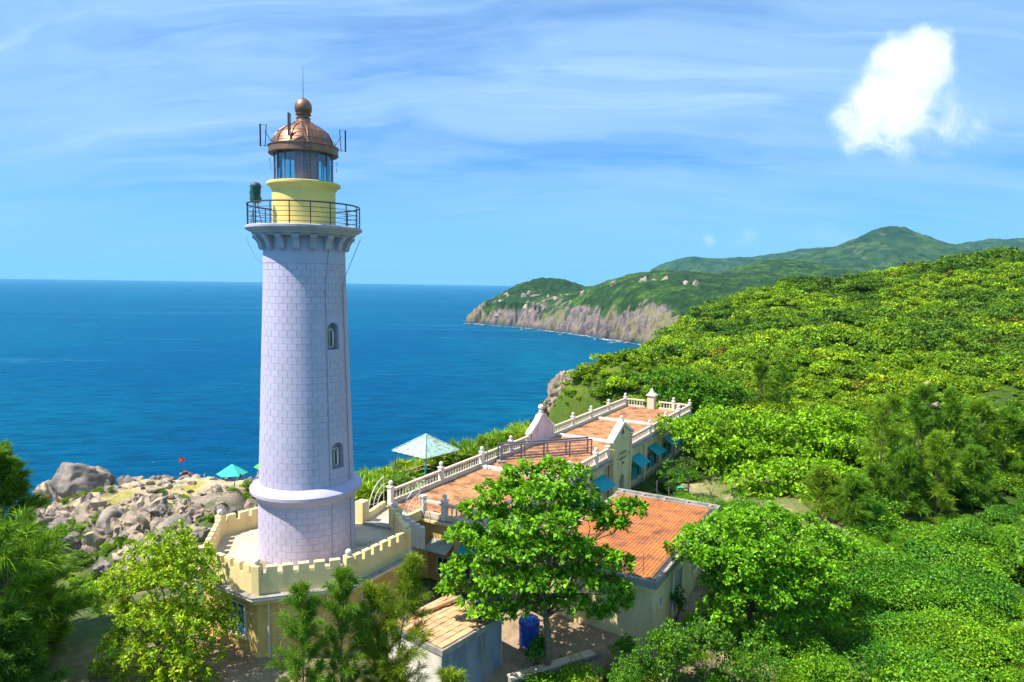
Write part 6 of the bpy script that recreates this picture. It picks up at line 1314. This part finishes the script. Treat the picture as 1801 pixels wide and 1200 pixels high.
# pandanus and bushes on the seaward side of the house
PAN = [(.165,.265,.014), (.125,.230,.014), (.205,.280,.020), (.090,.180,.014)]
def pandanus(label, px, py, d, w_, seed, h_=1.6):
    p = at(px, py, d); z = hz(p.x, p.y); r = np.random.default_rng(seed); t = thing('pandanus', label, 'shrub', (p.x, p.y, z), 0, 'pandanus shrubs on the seaward slope'); R_ = w_*d/2400; mb = MB(); parts = []
    for k in range(9):
        a = r.uniform(0, 6.28); q = np.array([math.cos(a)*R_*r.uniform(.1, .9), math.sin(a)*R_*r.uniform(.1, .9), h_*r.uniform(.5, 1.0)]); mb.tube([(0, 0, -.3), tuple(q*.6), tuple(q)], [.08, .06, .05], 5)
        n = 70; d_ = rand_dirs(n, r); d_[:, 2] = np.abs(d_[:, 2])*.9+.05; L = r.uniform(.6, 1.15, n); nr = unit(np.array([0, 0, 1.])+rand_dirs(n, r)*.3); V, F = leaves(np.repeat(q[None], n, 0), d_, nr, L, np.full(n, .085), .3); parts.append((V, F, leafcol(n, PAN, .2, r)))
    mb.build('trunk', M['bark'], t); tag(link('crown', join_leaves(parts, 'crown', M['thicket']), t), kind='stuff')
random.seed(90)
for i in range(74):
    px = random.uniform(636, 935); f = (px-636)/300; d = random.uniform(50+f*20, 59+f*22)
    py = 838-f*70; 
    p = at(px, py, d); x, y = p.x, p.y; lt = (Vector((x, y, 0))-MO).dot(VX)
    if lt > -1.9 or (Vector((x-gp.x, y-gp.y, 0)).length < 3.4 and d > gp.y-2): continue
    pandanus(random.choice(['pandanus shrub with long arching leaves on the seaward slope', 'spiky pandanus clump behind the balustrade']), px, py, d, random.uniform(50, 76), 300+i, random.uniform(1.1, 1.9)+max(0, f-.25)*1.5)
bush('bush', 'dark bushy tree above the pandanus near the white gable', 868, 762, 68, 46, 46, [(.030,.085,.012), (.045,.105,.014)], .22, 95, 40, nl=8)
bush('bush', 'yellow green rounded shrub left of the white gable', 912, 758, 70, 56, 36, [(.11,.20,.014), (.085,.165,.012)], .22, 96, 40, nl=8)

# ------------------------------------------------------------------ scrub on the hill: real shrubs, the nearest ones as things of their own
def shrub_proto(name, seed, n, leafL, cols, mat, flat=.75, nl=6):
    r = np.random.default_rng(seed); c = np.concatenate([np.stack([r.normal(0, .38, nl), r.normal(0, .38, nl), r.uniform(.25, .75, nl)*flat], 1)]); k = r.integers(0, nl, n)
    d = rand_dirs(n, r); d[:, 2] = np.where(d[:, 2] < -.1, -d[:, 2], d[:, 2]); rad = r.uniform(.26, .50, nl)[k]*r.uniform(.7, 1.05, n)
    p = c[k]+d*rad[:, None]*np.array([1.15, 1.15, .8]); ax = unit(rand_dirs(n, r)+d*.5+np.array([0, 0, .1])); nr = unit(d*.8+np.array([0, 0, .35])+rand_dirs(n, r)*.8); L = leafL*r.uniform(.6, 1.3, n)
    V, F = leaves(p-ax*L[:, None]*.5, ax, nr, L, L*.62); lc = leafcol(n, cols, .2, r)*leafcol(nl, [(1, 1, 1)], .2, r)[k]; return npmesh(name, V, F, M[mat], np.repeat(lc, 4, 0))
HC = [(.082,.165,.006), (.108,.195,.007), (.052,.122,.006), (.135,.208,.009)]
far_p = [shrub_proto('shrub', 400+k, 820, .165, HC, 'hill', .8) for k in range(5)]+[shrub_proto('shrub', 410, 760, .17, [(.045,.105,.010), (.060,.125,.010)], 'hill', 1.1, 8)]
TC = [(.080,.195,.008), (.060,.160,.008), (.105,.220,.010), (.050,.130,.008)]
TY_ = [(.095,.230,.008), (.120,.245,.010), (.075,.200,.008), (.140,.235,.010)]
def tuft(name, seed, n, L0, cols):
    r = np.random.default_rng(seed); o = np.stack([r.normal(0, .32, n), r.normal(0, .32, n), r.uniform(0, .15, n)], 1); d = unit(np.stack([r.normal(0, .55, n), r.normal(0, .55, n), r.uniform(.6, 1.2, n)], 1)); V, F = needles(o, d, L0*r.uniform(.5, 1.2, n), .022, .4)
    return npmesh(name, V, F, M['thicket'], np.repeat(leafcol(n, cols, .2, r), 4, 0))
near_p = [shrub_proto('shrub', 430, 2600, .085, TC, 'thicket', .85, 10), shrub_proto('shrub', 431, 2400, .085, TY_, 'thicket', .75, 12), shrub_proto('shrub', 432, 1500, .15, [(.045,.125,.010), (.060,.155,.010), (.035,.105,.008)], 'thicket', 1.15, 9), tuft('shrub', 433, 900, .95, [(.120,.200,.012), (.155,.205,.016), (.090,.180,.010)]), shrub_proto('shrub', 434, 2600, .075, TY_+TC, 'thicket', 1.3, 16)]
def scatter(name, label, protos, P, rz, sc, idx):
    col_ = bpy.data.collections.new(name+'_kinds')
    for k, m in enumerate(protos): col_.objects.link(bpy.data.objects.new(f'{name}_kind_{chr(97+k)}', m))
    me = bpy.data.meshes.new(name); me.vertices.add(len(P)); me.vertices.foreach_set('co', np.asarray(P, np.float32).ravel())
    for nm, arr, ty in (('turn', rz, 'FLOAT'), ('size', sc, 'FLOAT'), ('kind_no', idx, 'INT')):
        a = me.attributes.new(nm, ty, 'POINT'); a.data.foreach_set('value', np.asarray(arr, np.int32 if ty == 'INT' else np.float32))
    o = link(name, me); ng = bpy.data.node_groups.new(name, 'GeometryNodeTree'); ng.interface.new_socket('Geometry', in_out='INPUT', socket_type='NodeSocketGeometry'); ng.interface.new_socket('Geometry', in_out='OUTPUT', socket_type='NodeSocketGeometry')
    N = ng.nodes; gi, go = N.new('NodeGroupInput'), N.new('NodeGroupOutput'); ip = N.new('GeometryNodeInstanceOnPoints'); ci = N.new('GeometryNodeCollectionInfo'); ci.inputs['Collection'].default_value = col_; ci.inputs['Separate Children'].default_value = True; ci.inputs['Reset Children'].default_value = True
    def na(nm, ty): n = N.new('GeometryNodeInputNamedAttribute'); n.data_type = ty; n.inputs[0].default_value = nm; return n.outputs[0]
    cx = N.new('ShaderNodeCombineXYZ'); ng.links.new(na('turn', 'FLOAT'), cx.inputs[2]); ng.links.new(gi.outputs[0], ip.inputs['Points']); ng.links.new(ci.outputs[0], ip.inputs['Instance']); ip.inputs['Pick Instance'].default_value = True
    ng.links.new(na('kind_no', 'INT'), ip.inputs['Instance Index']); ng.links.new(cx.outputs[0], ip.inputs['Rotation']); ng.links.new(na('size', 'FLOAT'), ip.inputs['Scale']); ng.links.new(ip.outputs[0], go.inputs[0])
    md = o.modifiers.new('scatter', 'NODES'); md.node_group = ng; return tag(o, label, None, None, 'stuff')
rs = np.random.default_rng(77)
def veg_field(n):
    """candidate points over the land right of and behind the buildings"""
    x = rs.uniform(-40, 300, n); y = rs.uniform(22, 440, n); keep = (np.abs(x) < y*.80+14); x, y = x[keep], y[keep]; z = height(x, y)
    inA = (((x-7.8)*math.cos(AA)+(y-34.7)*math.sin(AA)) > -1.5) & (((x-7.8)*math.cos(AA)+(y-34.7)*math.sin(AA)) < 16) & ((-(x-7.8)*math.sin(AA)+(y-34.7)*math.cos(AA)) > -1.6) & ((-(x-7.8)*math.sin(AA)+(y-34.7)*math.cos(AA)) < 10)
    s = (x-MO.x)*UX.x+(y-MO.y)*UX.y; t = (x-MO.x)*VX.x+(y-MO.y)*VX.y; inH = (s > -4) & (s < 45) & (t > -2.2) & (t < 10.5)
    garden = (np.hypot((x-19)/3.6, (y-59)/5.5) < 1) | (np.hypot((x-23.5)/7, (y-60.5)/9) < 1) | ((np.hypot((x-12)/9, (y-134)/12) < 1) & (rs.random(len(x)) < .8)); below = (y < 31.7+(x-.2)*.558-.7) & (x > .4); yard = ((np.hypot(x-1, y-36) < 9) & (x < 7.4) & ~below) | (np.hypot(x+18, y-34) < 9.5) | (np.hypot(x+11, y-34) < 9) | ((x < 0) & (y < 46))
    wall_ = (x > -3) & (x < 7) & (y < 34.5) & (y > 29) & ~below
    land = (z > SEA+18) & (x > -14-(y-50)*.0)
    return x, y, z, land & ~inA & ~inH & ~garden & ~yard & ~wall_
x, y, z, ok = veg_field(190000)
# thin out so that spacing follows the distance
d = np.hypot(x, y); pt = fbm(np.stack([x/5.5, y/5.5, x*0], 1), 3); pt2 = fbm(np.stack([x/8+30, y/8, x*0], 1), 3)
sz = np.where(d < 75, rs.uniform(.45, 1.0, len(x))+np.clip(pt+.05, 0, .6)*3.0, (rs.uniform(.40, 1.0, len(x))+rs.random(len(x))**7*3.0)*np.clip(d/150, .8, 1.35))
gyz = height(x+2, y)-z; steep = np.hypot(gyz, height(x, y+2)-z)/2; ok &= steep < 1.5
area_p = np.where(d < 75, 1.0, np.clip(.72-(d-75)/900, .45, .72)); area_p = np.where(d < 75, .62, area_p); ok &= rs.random(len(x)) < area_p
cam_d = np.array(CAM)[None]-np.stack([x, y, z], 1); 
x, y, z, sz, d = x[ok], y[ok], z[ok], sz[ok], d[ok]; pt, pt2 = pt[ok], pt2[ok]; nk = np.select([pt2 > .22, pt2 < -.24, (pt < -.2) & (rs.random(len(x)) < .6), rs.random(len(x)) < .22], [1, 2, 3, 4], rs.choice([0, 0, 4, 1], len(x))); patch = fbm(np.stack([x/26, y/26, x*0], 1), 3)
near = d < 75
app = sz/d; pxy = np.stack([x, y, z], 1)-np.array(CAM); Rm = np.array(RM); q = pxy@Rm; u_ = 900.5+1200*q[:, 0]/-q[:, 2]; v_ = 600-1200*q[:, 1]/-q[:, 2]; inv = (u_ > 0) & (u_ < 1801) & (v_ > 0) & (v_ < 1215) & (u_ > 900)
order = np.argsort(-(app*inv)); single = order[:280]; mask = np.zeros(len(x), bool); mask[single] = True
def kindlab(k, dd): return ['low yellow green shrub in the thicket below the casuarinas', 'rounded green shrub in the thicket right of the annex', 'leafy bright shrub on the slope right of the stone wall', 'loose green shrub at the foot of the scrub hill'][k % 4]
for i in single:
    m = near_p[nk[i]] if near[i] else far_p[i % 6]
    tag(link('shrub', m, None, (x[i], y[i], z[i]-.12), (0, 0, rs.uniform(0, 6.28)), (sz[i], sz[i], sz[i]*rs.uniform(.7, 1.0))), (['leafy mid green shrub crowded together with others on the slope', 'yellow green fine leaved shrub crowded on the sunny slope', 'dark green larger leaved shrub standing in the thicket', 'tuft of long yellow green grass between the shrubs', 'tall loose yellow green shrub rising from the thicket'][nk[i]] if near[i] else 'shrub of the scrub at the foot of the hill'), 'shrub', 'shrubs of the thicket right of the annex')
nm = near & ~mask; fm = ~near & ~mask
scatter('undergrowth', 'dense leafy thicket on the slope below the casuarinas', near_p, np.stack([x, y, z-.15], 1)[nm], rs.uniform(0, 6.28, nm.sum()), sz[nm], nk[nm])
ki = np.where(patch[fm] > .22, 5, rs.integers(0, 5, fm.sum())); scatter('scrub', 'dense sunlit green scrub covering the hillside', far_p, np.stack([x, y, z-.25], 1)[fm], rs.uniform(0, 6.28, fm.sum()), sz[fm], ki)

# ground cover on the near left slopes and in the gully before the cape
x = rs.uniform(-140, -10, 14000); y = rs.uniform(38, 178, 14000); z = height(x, y); n_ = fbm(np.stack([x/9, y/9, x*0], 1), 3)
ok = (n_ > -.18+np.clip((y-158)/30, 0, .34)-np.clip((140-y)/40, 0, .25)) & ~(np.hypot(x+11, y-36) < 9) & ~((x > -16) & (y < 46)) & (rs.random(14000) < .6) & ~(np.hypot(x+18, y-34) < 10) & ((x < -17) | (y > 70)); x, y, z = x[ok], y[ok], z[ok]
scatter('gully_scrub', 'green scrub in the gully between terrace and cape', far_p, np.stack([x, y, z-.2], 1), rs.uniform(0, 6.28, len(x)), rs.uniform(.5, 1.6, len(x)), rs.integers(0, 6, len(x)))

# ------------------------------------------------------------------ air: one even box of haze round everything
hm = bpy.data.materials.new('haze'); hm.use_nodes = True; t = NT(hm.node_tree); t.n.remove(t.n['Principled BSDF']); pv_ = t.add('ShaderNodeVolumePrincipled')
pv_.inputs['Color'].default_value = (0.26, 0.68, 1.0, 1); pv_.inputs['Density'].default_value = 3.2e-5; t.l.new(pv_.outputs[0], t.n['Material Output'].inputs['Volume'])
hb_ = MB().box(-31000, 31000, -31000, 31000, SEA-1.5, 560).build('haze', hm); tag(hb_, kind='stuff')
